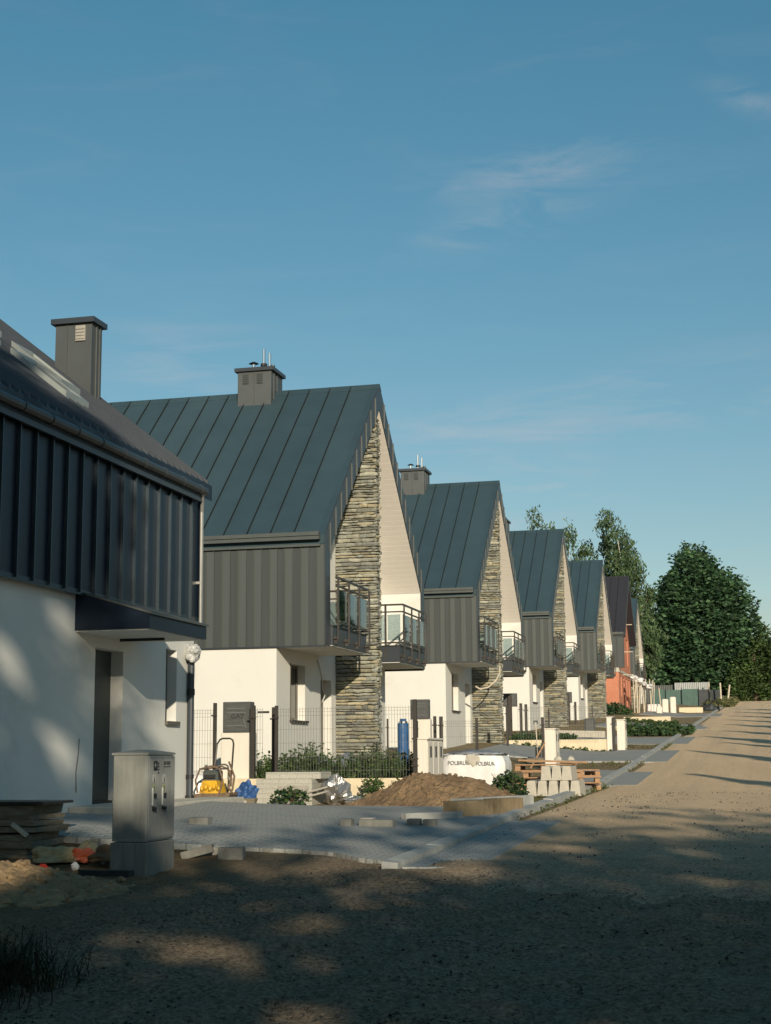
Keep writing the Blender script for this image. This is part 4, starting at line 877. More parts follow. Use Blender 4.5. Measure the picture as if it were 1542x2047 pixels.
MB().lump((-8.75, 29.4, -.42), .62, .5, .50, 3, .35, 34, 16, True, 2).lump((-8.0, 29.2, -.42), .42, .4, .42, 8, .5, 30, 14, True, 2.5).build('sheet', M['greytarp'], t)
for i, (x, y) in enumerate(((-9.5, 24.6), (-9.15, 24.55), (-8.75, 24.7))):
    tag(MB().rbox((x, y, T(x, y)+.05), (.24, .12, .08), Matrix.Rotation(.4*i, 3, 'Z'), jit=.01).build('loose_brick', M['concrete2']),
        ['loose pale brick left of the compactor base', 'loose pale brick right in front of the compactor', 'loose pale brick in front of the blue tarpaulin'][i], 'brick', 'loose bricks near the compactor')
# white wrapped pallet of blocks, lettering on the film
t = thing('wrapped_pallet', 'white film-wrapped pallet of blocks with grey lettering behind the soil mound', 'pallet', (-6.25, 33.5, -.62))
mb = MB(); rng = random.Random(5); nx, nz = 26, 9
def wrapface(P):
    base = len(mb.v)
    for j in range(nz+1):
        for i in range(nx+1): mb.v.append(P(i/nx, j/nz))
    for j in range(nz):
        for i in range(nx): mb.face([base+j*(nx+1)+i, base+j*(nx+1)+i+1, base+(j+1)*(nx+1)+i+1, base+(j+1)*(nx+1)+i])
wv = lambda a, b, s: .014*noise.noise(Vector((a*5, b*9, s)))+.008*noise.noise(Vector((a*14, b*5, s+3)))
X0, X1, Y0, Y1, Z0, Z1 = -6.92, -5.62, 33.0, 34.1, -.62, .05
edge = lambda a: .12*(1-min(1, min(a, 1-a)*6))**2
bul = lambda v: .05*math.sin(v*math.pi)-.07*max(0, v-.8)*5*.6
wrapface(lambda u, v: (X0-bul(v)+(X1-X0+2*bul(v))*u+.05*(u > .5)*v*(u-.5)*2, Y0+edge(u)-bul(v)*.5+wv(u, v, 0)*(1.2 if v < .62 else .5), Z0+(Z1-Z0)*v-.03*u*v))
wrapface(lambda u, v: (X1+bul(v)+.05*v-edge(u)*.2+wv(u, v, 5), Y0+.10+(Y1-Y0-.10)*u, Z0+(Z1-Z0)*v-.03*v))
wrapface(lambda u, v: (X0+(X1-X0)*u, Y0+.03+(Y1-Y0)*v*.97, Z1+wv(u, v, 8)*2.5+.03*math.sin(v*3.1)))
wrapface(lambda u, v: (X0+edge(u), Y1+(Y0+.03-Y1)*u, Z0+(Z1-Z0)*v))
wrapface(lambda u, v: (X1+(X0-X1)*u, Y1, Z0+(Z1-Z0)*v))
mb.build('film', M['wrap'], t, smooth=True)
text('POLBRUK', .125, (-6.55, Y0-.052, -.13), FACE_S, M['inkgrey'], t, sx=.9); text('POLBRUK', .125, (-5.95, Y0-.050, -.15), FACE_S, M['inkgrey'], t, sx=.8)
MB().lump((-6.24, Y0-.03, -.07), .16, .02, .13, 2, .5, 14, 8, False, 3).build('film_tear', M['concrete2'], t)
MB().lump((-6.3, 33.5, .06), .55, .4, .10, 7, .5, 24, 8, True, 3).build('loose_film', M['greytarp'], t, smooth=True)
# stacked channel blocks and pallets at the kerb
def ublock(x, y, z, label, w=.30, h=.27, l=.9):
    t = MB(); a = w/2; b = w*.36
    t.prism([(x-a, z), (x+a, z), (x+b, z+h*.97), (x+b-.02, z+h), (x-b+.02, z+h), (x-b, z+h*.97)], 'y', y, y+l)
    o = t.build('concrete_block', M['concrete2']); return tag(o, label, 'block', 'tapered concrete blocks stacked at the kerb')
nm = ['far left', 'second', 'third', 'fourth', 'rightmost']
for i in range(5):
    ublock(-4.26+i*.205, 28.35+.01*(i % 2), T(-3.9, 28.5)-.005, '%s tapered concrete block of the bottom row at the kerb' % ['leftmost', 'second from left', 'middle', 'fourth from left', 'rightmost'][i], .20, .285)
for i, x in enumerate((-3.99, -3.79, -3.60)):
    ublock(x, 28.42, T(-3.9, 28.5)+.285, '%s tapered concrete block of the upper row at the kerb' % ['left', 'middle', 'right'][i], .20, .26)
def pallet(x, y, z, rz, label, w=1.05, d=.8):
    t = thing('wooden_pallet', label, 'pallet', (x, y, z), 'pile of wooden pallets at the kerb'); m = Matrix.Rotation(rz, 3, 'Z'); P = lambda a, b, c: (m @ Vector((a, b, c)))+Vector((x, y, z))
    rng = random.Random(int(x*100+z*1000))
    a = MB(); b = MB(); c = MB()
    for i in range(7): a.rbox(P(0, -d/2+.05+i*(d-.1)/6, .125+rng.uniform(-.004, .004)), (w+rng.uniform(-.04, .04), .085, .02), m)
    for i in (-1, 0, 1):
        for j in (-1, 0, 1): MB().rbox(P(i*(w/2-.06), j*(d/2-.06), .06), (.1, .1, .078), m).build('spacer_block', M['wood'], t)
        c.rbox(P(0, i*(d/2-.06), .011), (w, .09, .02), m)
    a.build('deck_boards', M['wood'], t); c.build('bottom_board', M['wood'], t)
pz = T(-4, 30.4)
for i, (x, y, rz) in enumerate(((-4.15, 30.2, .05), (-4.2, 30.3, -.06), (-4.1, 30.2, .10), (-4.25, 30.3, .02))):
    pallet(x, y, pz+.137*i, rz, '%s wooden pallet of the pile behind the concrete blocks' % ['lowest', 'second lowest', 'second highest', 'highest'][i], 1.15)
for i, (x, y, rz) in enumerate(((-3.72, 31.3, .35), (-3.68, 31.2, .15), (-3.75, 31.25, .5))):
    pallet(x, y, T(-3.8, 31.3)+.137*i, rz, '%s pallet of the smaller pile leaning out at the kerb side' % ['bottom', 'middle', 'top'][i], .8, .6)
tag(MB().rbox((-4.05, 29.9, pz+.60), (1.35, .13, .035), Matrix.Rotation(.04, 3, 'Y')).build('loose_board', M['wood']), 'long loose board lying across the top of the pallet pile', 'board')
tag(MB().rbox((-4.5, 30.3, pz+.62), (.35, .25, .08), Matrix.Rotation(.5, 3, 'Z'), jit=.02).build('wood_block', M['woodgrey']), 'dark wood offcut on the left top of the pallet pile', 'wood block')
for i, (x, lb) in enumerate(((-3.98, 'rough stone on the middle of the pallet pile'), (-3.72, 'rough stone on the right end of the pallet pile'))):
    tag(MB().lump((x, 30.1, pz+.62), .08, .07, .09, i+3, .4, 10, 6, True).build('rough_stone', M['concrete2']), lb, 'stone', 'stones on the pallet pile')
tag(MB().rbox((-4.35, 29.6, pz+.15), (.33, .25, .10)).build('paving_block', M['concrete2']), 'pale paving block poking out left under the pallets', 'block')
# timbers beside the paving
m = Matrix.Rotation(math.atan2(1.25, .5), 3, 'Z')
tag(MB().rbox((-4.10, 21.28, T(-4.1, 21.3)+.125), (.95, .22, .23), m, jit=.006).build('kerb_block', M['oldblock']), 'left of two stained brown blocks lying at the paving edge', 'block', 'stained kerb blocks')
tag(MB().rbox((-3.74, 22.16, T(-3.8, 22.1)+.125), (.75, .22, .23), m, jit=.006).build('kerb_block', M['oldblock']), 'right of two stained brown blocks lying at the paving edge', 'block', 'stained kerb blocks')
tag(MB().rbox((-4.02, 22.9, T(-4, 22.9)+.12), (2.2, .12, .20), m).build('kerb_strip', M['kerb']), 'grey concrete strip behind the two stained blocks', 'kerb strip')
tag(MB().rbox((-4.42, 20.35, T(-4.4, 20.3)+.06), (1.0, .10, .12), Matrix.Rotation(.9, 3, 'Z')).build('kerb_strip', M['kerb']), 'low dark kerb strip running from the stained blocks over the paving', 'kerb strip')
# single paving stones left on the driveway
for x, y, w, lb in ((-6.78, 17.75, .25, 'single grey block lying on the paving right of the electric cabinet'), (-5.14, 18.6, .14, 'small grey block left of the longer one on the paving'),
                    (-4.96, 18.95, .16, 'pale block between the small dark block and the longer one'), (-4.78, 18.72, .44, 'longest grey block lying alone in the middle of the paving'),
                    (-4.40, 19.15, .16, 'left of two short grey blocks at the far paving edge'), (-4.20, 19.2, .16, 'right of two short grey blocks at the far paving edge')):
    tag(MB().bev(x-w/2, x+w/2, y-.09, y+.09, T(x, y)+.028, T(x, y)+.115, .006).build('paving_block', M['slabdark' if 'pale' not in lb else 'concrete']), lb, 'block', 'loose blocks on the paving')
# soil mound and sand heap
def heap(name, mt, cx, cy, rx, ry, h, seed, label, n=70):
    mb = MB()
    for j in range(n+1):
        for i in range(n+1):
            u = -1+2*i/n; v = -1+2*j/n; r = math.hypot(u, v); a = math.atan2(v, u)
            rr = r/(1+.14*noise.noise(Vector((math.cos(a)*1.4+seed, math.sin(a)*1.4, 0))))
            k = max(0, 1-rr); prof = ss(min(1, k*1.15))*.65+k*.35
            x = cx+u*rx; y = cy+v*ry
            z = prof*h*(1+.25*noise.noise(Vector((x*1.5, y*1.5, seed))))+prof*(1-prof)*.16*noise.noise(Vector((x*4, y*4, seed)))+(.045*noise.noise(Vector((x*11, y*11, seed)))+.015*noise.noise(Vector((x*26, y*26, seed))) if k > .02 else 0)
            mb.v.append((x, y, T(x, y)-.04+z if k > 0 else T(x, y)-.12))
    for j in range(n):
        for i in range(n): mb.face([j*(n+1)+i, j*(n+1)+i+1, (j+1)*(n+1)+i+1, (j+1)*(n+1)+i])
    q = random.Random(seed)
    for _ in range(260):
        i = q.randrange(len(mb.v)-0) if False else q.randrange((n+1)**2); v = mb.v[i]
        if v[2] < T(v[0], v[1])-.03: continue
        r = q.choice((.015, .02, .03, .045)); mb.lump((v[0], v[1], v[2]+r*.2), r, r, r*.8, q.random()*9, .5, 6, 4, False)
    return tag(mb.build(name, mt, smooth=False), label, name.replace('_', ' '))
heap('soil_mound', M['soil'], -5.32, 25.1, 1.75, 1.25, .56, 2, 'wide mound of brown soil behind the paved driveway', 90)
heap('sand_heap', M['sand'], -6.75, 12.1, 1.5, 1.4, .22, 6, 'trodden sandy heap at the left edge in front of the electric cabinet', 90)
# stack of formwork boards at the left edge
def boardstack():
    t = thing('board_stack', 'rough stack of weathered boards and slabs at the left edge', 'board stack', (-8.1, 15.5, -1.08)); rng = random.Random(9)
    b = MB(); z = -1.10
    while z < -.50:
        h = rng.uniform(.035, .075); x1 = -7.70+rng.uniform(-.10, .05)
        b.rbox(((-8.9+x1)/2, 15.55+rng.uniform(-.03, .03), z+h/2), (x1+8.9, .75, h), Matrix.Rotation(rng.uniform(-.03, .03), 3, 'Z'), jit=.012, rng=rng); z += h+rng.uniform(.002, .012)
    b.build('boards', M['woodgrey'], t)
    MB().bev(-8.95, -7.60, 15.15, 15.9, z, z+.03, .005).build('top_board', M['dark'], t)
    MB().rbox((-7.86, 15.14, -.74), (.22, .05, .04), Matrix.Rotation(.6, 3, 'Y')).build('wedge', M['oldpost'], t)
boardstack()
# rubbish around the electric cabinet
tag(MB().lump((-7.35, 15.0, -1.06), .30, .2, .16, 2, .5, 22, 12, True, 2.5).build('foam_lump', M['foam']), 'wide pale yellowish lump of foam near the board stack', 'foam lump')
tag(MB().lump((-7.0, 15.1, -1.02), .17, .15, .17, 6, .4, 20, 12, True, 2.5).build('foam_lump', M['foam']), 'smaller pale lump of foam beside the orange plastic', 'foam lump')
tag(MB().lump((-6.60, 14.7, -1.03), .25, .2, .14, 9, .5, 20, 12, True, 2.5).build('foam_lump', M['soil']), 'brownish lump half behind the left side of the electric cabinet', 'lump')
tag(MB().lump((-6.99, 14.9, -.985), .13, .08, .07, 3, .7, 16, 10, False, 3).build('plastic_scrap', M['orange']), 'orange plastic scrap lying between the foam lumps', 'plastic scrap')
tag(MB().lump((-6.45, 12.9, -1.00), .09, .07, .06, 5, .7, 16, 10, False, 3).build('plastic_scrap', M['red']), 'dark red plastic scrap on the bare soil in front of the cabinet', 'plastic scrap')
tag(MB().lump((-6.80, 14.3, -1.06), .045, .04, .045, 5, .5, 12, 8, False, 3).build('plastic_scrap', M['wrap']), 'small white ball of plastic left of the electric cabinet', 'plastic scrap')
for x, y, w, a, b, lb in ((-6.72, 15.05, .32, .5, -.5, 'grey slab propped up on edge left of the electric cabinet'), (-6.40, 15.0, .3, .1, 0, 'grey slab lying flat directly behind the cabinet base'),
                       (-5.85, 15.25, .34, .2, -.25, 'grey slab tilted up right of the electric cabinet'), (-5.60, 15.35, .2, .1, 0, 'pale small block behind the slabs right of the cabinet'), (-5.42, 15.1, .26, .15, 0, 'dark squat block at the driveway edge right of the cabinet')):
    tag(MB().rbox((x, y, T(x, y)+.05), (w, .16, .08 if 'squat' not in lb else .13), Matrix.Rotation(a, 3, 'Z') @ Matrix.Rotation(b, 3, 'Y')).build('paving_block', M['slabdark' if 'pale' not in lb else 'concrete']), lb, 'block', 'broken slabs by the electric cabinet')
tag(MB().rbox((-6.1, 13.5, -1.06), (.55, .10, .06), Matrix.Rotation(-.12, 3, 'Z')).build('dark_pipe', M['ink']), 'black pipe end lying at the foot of the electric cabinet', 'pipe')
tag(MB().tube([(-8.0, 24.9, -.76), (-7.9, 24.9, -.74)], .03, 6).build('pipe_stub', M['concrete']), 'short grey pipe stub on the sand behind the driveway', 'pipe')

# ------------------------------------------------------------------ the electric cabinet
def cabinet():
    x0, x1, y0, y1 = -6.165, -5.80, 13.75, 14.43; zb = -1.08; zm = -.78; zt = .045
    t = thing('electric_cabinet', 'grey ribbed electric cabinet standing on the bare soil in front', 'cabinet', ((x0+x1)/2, (y0+y1)/2, zb))
    MB().bev(x0-.012, x1+.012, y0-.012, y1+.012, zb-.2, zm-.008, .012).build('plinth', M['cabinet2'], t)
    MB().bev(x0, x1, y0, y1, zm, zt, .012).build('body', M['cabinet'], t)
    r = MB(); k = 0; x = x0+.03
    while x < x1-.03: r.box(x-.003, x+.003, y0-.0035, y0-.0005, zm+.03, zt-.03); x += .016
    r.build('side_ribs', M['cabinet'], t)
    l = MB(); e = .008; zc = zt+.001; xm, ym = (x0+x1)/2, (y0+y1)/2
    l.add([(x0-e, y0-e, zc), (x1+e, y0-e, zc), (x1+e, y1+e, zc), (x0-e, y1+e, zc), (x0-e, y0-e, zc+.02), (x1+e, y0-e, zc+.02), (x1+e, y1+e, zc+.02), (x0-e, y1+e, zc+.02), (xm, y0+.14, zc+.052), (xm, y1-.14, zc+.052)],
          [(3, 2, 1, 0), (0, 1, 5, 4), (1, 2, 6, 5), (2, 3, 7, 6), (3, 0, 4, 7), (4, 5, 8), (5, 6, 9, 8), (6, 7, 9), (7, 4, 8, 9)])
    l.build('lid', M['cabinet'], t)
    d = MB().bev(x1+.001, x1+.012, y0+.012, y1-.012, zm+.015, zt-.012, .004).build('door', M['cabinet_blue'], t)
    r = MB(); y = y0+.03
    while y < y1-.03: r.box(x1+.0125, x1+.0155, y-.003, y+.003, zm+.04, zt-.04); y += .018
    r.build('door_ribs', M['cabinet_blue'], d)
    for i, y in enumerate((y0+.07, y0+.32)):
        MB().bev(x1+.016, x1+.034, y-.010, y+.010, -.44, -.27, .006).build('handle', M['cabinet_lt'], d)
        MB().tube([(x1+.03, y+.0, -.47), (x1+.05, y+.03, -.47)], .018, 8).box(x1+.016, x1+.05, y+.01, y+.045, -.355, -.325).build('padlock', M['ink'], d)
        lb = MB().box(x1+.016, x1+.018, y+.02, y+.085, -.22, -.145).build('warning_label', M['cabinet_lt'], d)
        MB().prism([(y+.038, -.212), (y+.067, -.212), (y+.0525, -.155)], 'x', x1+.0185, x1+.0195).build('warning_sign', M['ink'], lb)
        lb = MB().box(x1+.016, x1+.018, y+.02, y+.085, -.305, -.245).build('yellow_label', M['yellowgreen'], d)
        MB().box(x1+.0185, x1+.0195, y+.035, y+.07, -.295, -.258).build('symbol', M['cabinet2'], lb)
    # maker's mark, white-on-black block and a small line of print
    k = MB().box(x1+.016, x1+.018, y0+.11, y0+.20, -.165+.06, -.075+.06).box(x1+.016, x1+.018, y0+.11, y0+.20, -.165+.06, -.16+.06)
    lg = k.build('logo', M['ink'], d)
    text('+', .10, (x1+.0185, y0+.15, -.06), FACE_E, M['cabinet_lt'], lg, 'logo_cross', .0006)
    pr = MB()          # print too small to read in the photograph: short strokes of its size
    for k, w in enumerate((.026, .018, .022, .020, .024)): pr.box(x1+.016, x1+.017, y0+.37+k*.034, y0+.37+k*.034+w, -.052, -.018)
    for z in (-.03, -.06, -.09, -.12): pr.box(x1+.016, x1+.017, y0+.215, y0+.245, z-.016, z)
    pr.build('small_print', M['ink'], d)
    MB().box(x1+.016, x1+.017, y0+.36, y0+.54, -.075, -.068).build('print_line', M['ink'], d)
M['cabinet_blue'] = mat('cabinet_door', (.20, .215, .215), .6, var=.10, vs=9, stretch=(3, 3, .3), dirt=((.12, .12, .10), 7, .5, .85, .5))
M['cabinet_lt'] = mat('cabinet_light', (.42, .44, .42), .5)
M['yellowgreen'] = mat('yellow_green', (.30, .36, .12), .5)
cabinet()

# ------------------------------------------------------------------ plants
def leafset(mb, pts, size, rng, cols, droop=0, asp=.55, up=0, clump=0):
    for p in pts:
        s = size*rng.uniform(.6, 1.25); a = rng.random()*6.283; t = rng.uniform(-1, 1)
        d = Vector((math.cos(a), math.sin(a), rng.uniform(-.6, .5)-droop+up)).normalized(); w = d.cross(Vector((rng.uniform(-1, 1), rng.uniform(-1, 1), rng.uniform(-.2, 1)))).normalized()*s*asp
        d = d*s; c = rng.choice(cols); k = rng.uniform(.75, 1.25)*(1+clump*noise.noise(Vector(p)*1.1)+clump*.6*noise.noise(Vector(p)*.45)); k = max(.35, k); mb.cur = tuple(x*k for x in c); p = Vector(p)
        mb.add([p-d*.5, p+w*.5, p+d*.5, p-w*.5], [(0, 1, 2, 3)])
def crown_pts(ells, n, rng, gap=.0, fr=.5, shell=.45, seed=0):
    shade = seed in (51, 52, 53)
    vol = [e[3]*e[4]*e[5] for e in ells]; out = []; tries = 0
    while len(out) < n and tries < n*30:
        tries += 1; e = rng.choices(ells, vol)[0]
        d = Vector((rng.gauss(0, 1), rng.gauss(0, 1), rng.gauss(0, 1))).normalized(); r = rng.random()**shell
        wob = 1+.28*noise.noise(d*2.2+Vector((e[0], e[1], seed)))+.12*noise.noise(d*6+Vector((seed, e[1], 2)))
        p = Vector((e[0]+d.x*e[3]*r*wob, e[1]+d.y*e[4]*r*wob, e[2]+d.z*e[5]*r*wob))
        if gap and noise.noise(p*fr+Vector((seed*3, 0, 0))) < gap-.5*0: continue
        if shade and in_sun_hole(p): continue
        out.append(p)
    return out
DG = [(.034, .080, .038), (.045, .100, .044), (.058, .118, .050), (.026, .064, .034)]
MG = [(.045, .085, .025), (.06, .105, .03), (.035, .07, .02), (.075, .115, .04)]
BG = [(.07, .12, .035), (.09, .14, .045), (.055, .10, .03), (.045, .085, .03)]
def tree(name, label, cat, base, trunk_h, ells, n, size, cols, rng, bark='bark', gap=-.12, fr=.5, droop=0, asp=.55, group=None, seed=0, tr=.25, shell=.45, mt='leaf', limbs=6):
    t = thing(name, label, cat, base, group); b = Vector(base)
    k = MB().tube([b+Vector((0, 0, -.3)), b+Vector((.1, 0, trunk_h*.5)), b+Vector((-.05, .1, trunk_h))], tr, 9, tr*.35)
    for i in range(limbs):
        e = ells[i % len(ells)]; s = b+Vector((0, 0, trunk_h*rng.uniform(.35, .95))); q = Vector((e[0], e[1], e[2]))+Vector((rng.uniform(-1, 1)*e[3]*.5, rng.uniform(-1, 1)*e[4]*.5, rng.uniform(-.3, .6)*e[5]))
        k.tube([s, (s+q)/2+Vector((0, 0, .3)), q], tr*.35, 5, tr*.06)
    k.build('trunk', M[bark], t)
    mb = MB(); leafset(mb, crown_pts(ells, n, rng, gap, fr, shell, seed), size, rng, cols, droop, asp, clump=.8); mb.build('crown', M[mt], t); return t
rng = random.Random(21)
# big dark broadleaf at the end of the road (several stems in one crown), lighter tree behind it
def big_group():
    Y = 185
    tree('broadleaf_tree', 'massive dark green tree with dense round crown at the end of the road', 'tree', (-7.4, Y, 6.3), 12,
         [(-6.4, Y, 14.2, 6.4, 5, 9.2), (-11.1, Y+.5, 11.6, 4.1, 3.4, 6.4), (-2.4, Y+.5, 12.0, 3.6, 3.4, 6.4), (-7.0, Y, 20.6, 3.4, 3, 4.6), (-3.9, Y, 17.6, 3.2, 3, 4.6), (-9.9, Y, 17.2, 3.1, 3, 4.6), (-8.8, Y-1, 8.6, 3.8, 2.4, 3.2), (-4.4, Y-1, 8.6, 3.8, 2.4, 3.2)],
         40000, .60, DG, rng, gap=-.27, fr=.8, seed=3, tr=.4, asp=.5, shell=.30)
    tree('ash_tree', 'paler green treetop showing above the massive dark tree', 'tree', (-8.2, Y+9, 6.6), 15,
         [(-8.2, Y+9, 23.2, 1.9, 1.7, 3.6), (-7.3, Y+9, 24.6, 1.1, 1, 2.2), (-10.2, Y+9, 20.4, 1.6, 1.5, 3.2)], 4200, .45, MG, rng, gap=-.2, fr=.9, seed=4)
    tree('hazel_tree', 'brighter green bushy tree at the right of the massive dark one, above the road', 'tree', (-.6, Y-3, 6.2), 6,
         [(-1.4, Y-3, 9.0, 2.2, 1.6, 3.4), (.9, Y-3, 9.8, 2.3, 1.6, 5.4), (-2.8, Y-4, 7.8, 1.5, 1.3, 1.9)], 10000, .42, MG, rng, gap=-.3, fr=.9, seed=5)
big_group()
def birch(label, x, y, z0, top, w, seed, n=2600):
    n = int(n*3.4)
    h = top-z0; r = random.Random(seed); ells = []
    for i in range(9):
        f = .32+.68*i/8; ww = w*(1.0-abs(f-.55)*1.2)
        ells.append((x+r.uniform(-.5, .5)*w*.9, y+r.uniform(-.5, .5)*w, z0+h*f-h*.05, max(.6, ww*.85), max(.6, ww*.8), h*.10))
    tree('birch_tree', label, 'tree', (x, y, z0), h*.80, ells, n, .42, [(.085, .135, .060), (.065, .115, .050), (.115, .165, .080), (.05, .09, .04)], r, 'birchbark', -.2, .9, droop=1.1, asp=.34, group='birches behind the row', seed=seed, tr=.16, limbs=9)
birch('tallest birch with drooping twigs behind the red block house', -12.9, 150, 4.8, 23.4, 3.3, 31, 4600)
birch('birch leaning out right over the farthest gable', -11.6, 152, 4.8, 17.5, 2.3, 33, 2000)
birch('middle birch between the tallest one and the left birch', -15.2, 151, 4.8, 21.9, 1.7, 35, 1500)
birch('left birch just above the roof of the fourth gabled house', -17.2, 150, 4.8, 22.6, 2.5, 34, 2600)
birch('birch top peeping over the roof of the third gabled house', -21.3, 150, 4.8, 24.3, 2.6, 36, 2200)
birch('short birch top right of the one over the third roof', -20.0, 152, 4.8, 23.0, 1.2, 38, 700)
rng = random.Random(5)
def shrub(label, c, r, h, n, size, cols, name='shrub', cat='shrub', group=None, stems=True):
    t = thing(name, label, cat, c, group); mb = MB(); r_ = random.Random(int(abs(c[0]*77+c[1]*13)))
    pts = []
    for i in range(n):
        a = r_.random()*6.283; q = r_.random()**.6; z = r_.random()**.8
        pts.append((c[0]+math.cos(a)*q*r*(1-.35*z), c[1]+math.sin(a)*q*r*.8*(1-.35*z), c[2]+h*z*(1-.3*q)+.02))
    leafset(mb, pts, size, r_, cols, up=.2); mb.build('foliage', M['leaf'], t)
    if stems:
        s = MB()
        for i in range(9):
            a = r_.random()*6.283; s.tube([c, (c[0]+math.cos(a)*r*.4, c[1]+math.sin(a)*r*.3, c[2]+h*.5), (c[0]+math.cos(a)*r*.75, c[1]+math.sin(a)*r*.6, c[2]+h*.9)], .008, 4, .003)
        s.build('stems', M['bark'], t)
shrub('dark leafy bush between the soil mound and the concrete blocks', (-4.62, 27.9, -.74), .42, .48, 900, .075, MG+DG)
shrub('low dark-leaved plant in front of the paving block stack', (-7.92, 25.0, -.79), .42, .30, 420, .085, DG+MG, 'leafy_plant', 'plant')
shrub('light green plant before the low wall, left of the soil mound', (-6.78, 26.2, -.76), .28, .46, 300, .08, BG, 'leafy_plant', 'plant')
shrub('small light plant at the low wall just above the soil mound', (-6.35, 26.35, -.76), .16, .40, 120, .07, BG, 'leafy_plant', 'plant')
shrub('rounded green bush at the foot of the red block house', (-9.3, 99, 1.9), 1.6, 1.6, 1500, .22, MG+DG)
shrub('dark green bush left behind the corner cabinets', (-9.9, 98, 2.0), 1.0, 1.5, 900, .22, DG)
def weeds(name, label, boxes, n, size, hmax, cols, seed):
    """dense growth of weeds: leafy stems over a strip of ground"""
    r_ = random.Random(seed); mb = MB()
    area = [(b[1]-b[0])*(b[3]-b[2]) for b in boxes]
    for i in range(n):
        b = r_.choices(boxes, area)[0]; x = r_.uniform(b[0], b[1]); y = r_.uniform(b[2], b[3])
        h = hmax*(.35+.65*r_.random())*(.6+.55*noise.noise(Vector((x*1.6, y*.5, seed)))+.15); z = T(x, y) if len(b) < 5 else b[4]
        m_ = 6; mb.cur = (.05, .08, .03); lx, ly = r_.uniform(-.1, .1)*h, r_.uniform(-.1, .1)*h
        w = size*.06; mb.add([(x-w, y, z), (x+w, y, z), (x+lx+w*.4, y+ly, z+h), (x+lx-w*.4, y+ly, z+h)], [(0, 1, 2, 3)])
        pts = [(x+lx*q+r_.uniform(-.5, .5)*size, y+ly*q, z+h*q) for q in [(.25+.75*(k+r_.random())/m_) for k in range(m_)]]
        leafset(mb, pts, size, r_, cols, droop=.1, asp=.5)
    tag(mb.build(name, M['leaf'], None), label, 'weeds', kind='stuff')
weeds('weeds', 'dense band of green weeds growing behind the near low wall', [(-9.6, -6.35, 27.05, 28.4, -.42)], 820, .085, .74, MG+BG+BG, 1)
weeds('weeds', 'green weeds around the foot of the blue cylinder', [(-8.7, -7.0, 32.6, 33.6)], 120, .09, .3, MG+DG, 2)
weeds('weeds', 'weeds behind the low wall of the third house', [(-8.6, -6.4, 52, 54, .55)], 240, .13, .35, DG+MG, 3)
weeds('weeds', 'leafy green patch beside the driveway before the fourth house', [(-6.0, -3.6, 66.2, 70.5), (-4.6, -3.0, 66.5, 69)], 800, .2, .62, DG+MG, 4)
weeds('weeds', 'sparse weeds along the foot of the low wall of the third house', [(-8.2, -4.9, 50.9, 51.2)], 60, .1, .18, MG, 6)
weeds('grass', 'tall grass verge at the far left side of the road', [(-5.2, -2.6, 140, 175)], 1500, .35, .8, [(.13, .13, .05), (.10, .12, .045), (.16, .15, .07)], 7)
weeds('weeds', 'thin weeds along the farthest low wall', [(-7.4, -4.6, 84.5, 86), (-6.5, -4.6, 70.8, 71.9)], 160, .16, .3, MG, 8)
weeds('weeds', 'scattered dry weeds on the bare strip beside the third driveway', [(-5.0, -3.7, 41.0, 44.2), (-5.0, -3.7, 53.0, 56)], 90, .06, .1, [(.14, .13, .05), (.10, .12, .04)], 9)
weeds('grass', 'thin tufts of grass and crumbs along the street kerb', [(-3.42, -3.2, 21, 33), (-3.42, -3.25, 39, 44), (-3.42, -3.25, 52, 57), (-4.3, -3.65, 24.5, 27.5)], 170, .045, .10, [(.10, .13, .04), (.14, .13, .05), (.07, .10, .03)], 12)
# grass tuft at the lower left corner
def tuft():
    r_ = random.Random(3); mb = MB()
    for i in range(1700):
        x = -4.1+r_.gauss(0, .2); y = 7.35+r_.gauss(0, .3); z = T(x, y)-.03+rutg(x, y); h = r_.uniform(.07, .26); a = r_.random()*6.28; b = h*r_.uniform(.4, 1.3); w = .0028
        dx, dy = math.cos(a), math.sin(a); k = r_.uniform(.7, 1.3); c = r_.choice(((.02, .028, .012), (.03, .036, .015), (.05, .046, .025))); mb.cur = tuple(q*k for q in c)
        P = [(x, y, z), (x+dx*b*.3, y+dy*b*.3, z+h*.6), (x+dx*b*.8, y+dy*b*.8, z+h*.95), (x+dx*b*1.3, y+dy*b*1.3, z+h*.85)]
        for p, q, w0, w1 in zip(P, P[1:], (w, w, w*.7), (w, w*.7, w*.1)):
            mb.add([(p[0]-dy*w0, p[1]+dx*w0, p[2]), (p[0]+dy*w0, p[1]-dx*w0, p[2]), (q[0]+dy*w1, q[1]-dx*w1, q[2]), (q[0]-dy*w1, q[1]+dx*w1, q[2])], [(0, 1, 2, 3)])
    tag(mb.build('grass', M['leaf0']), 'dark tuft of long grass in the lower left corner', 'grass', kind='stuff')
tuft()

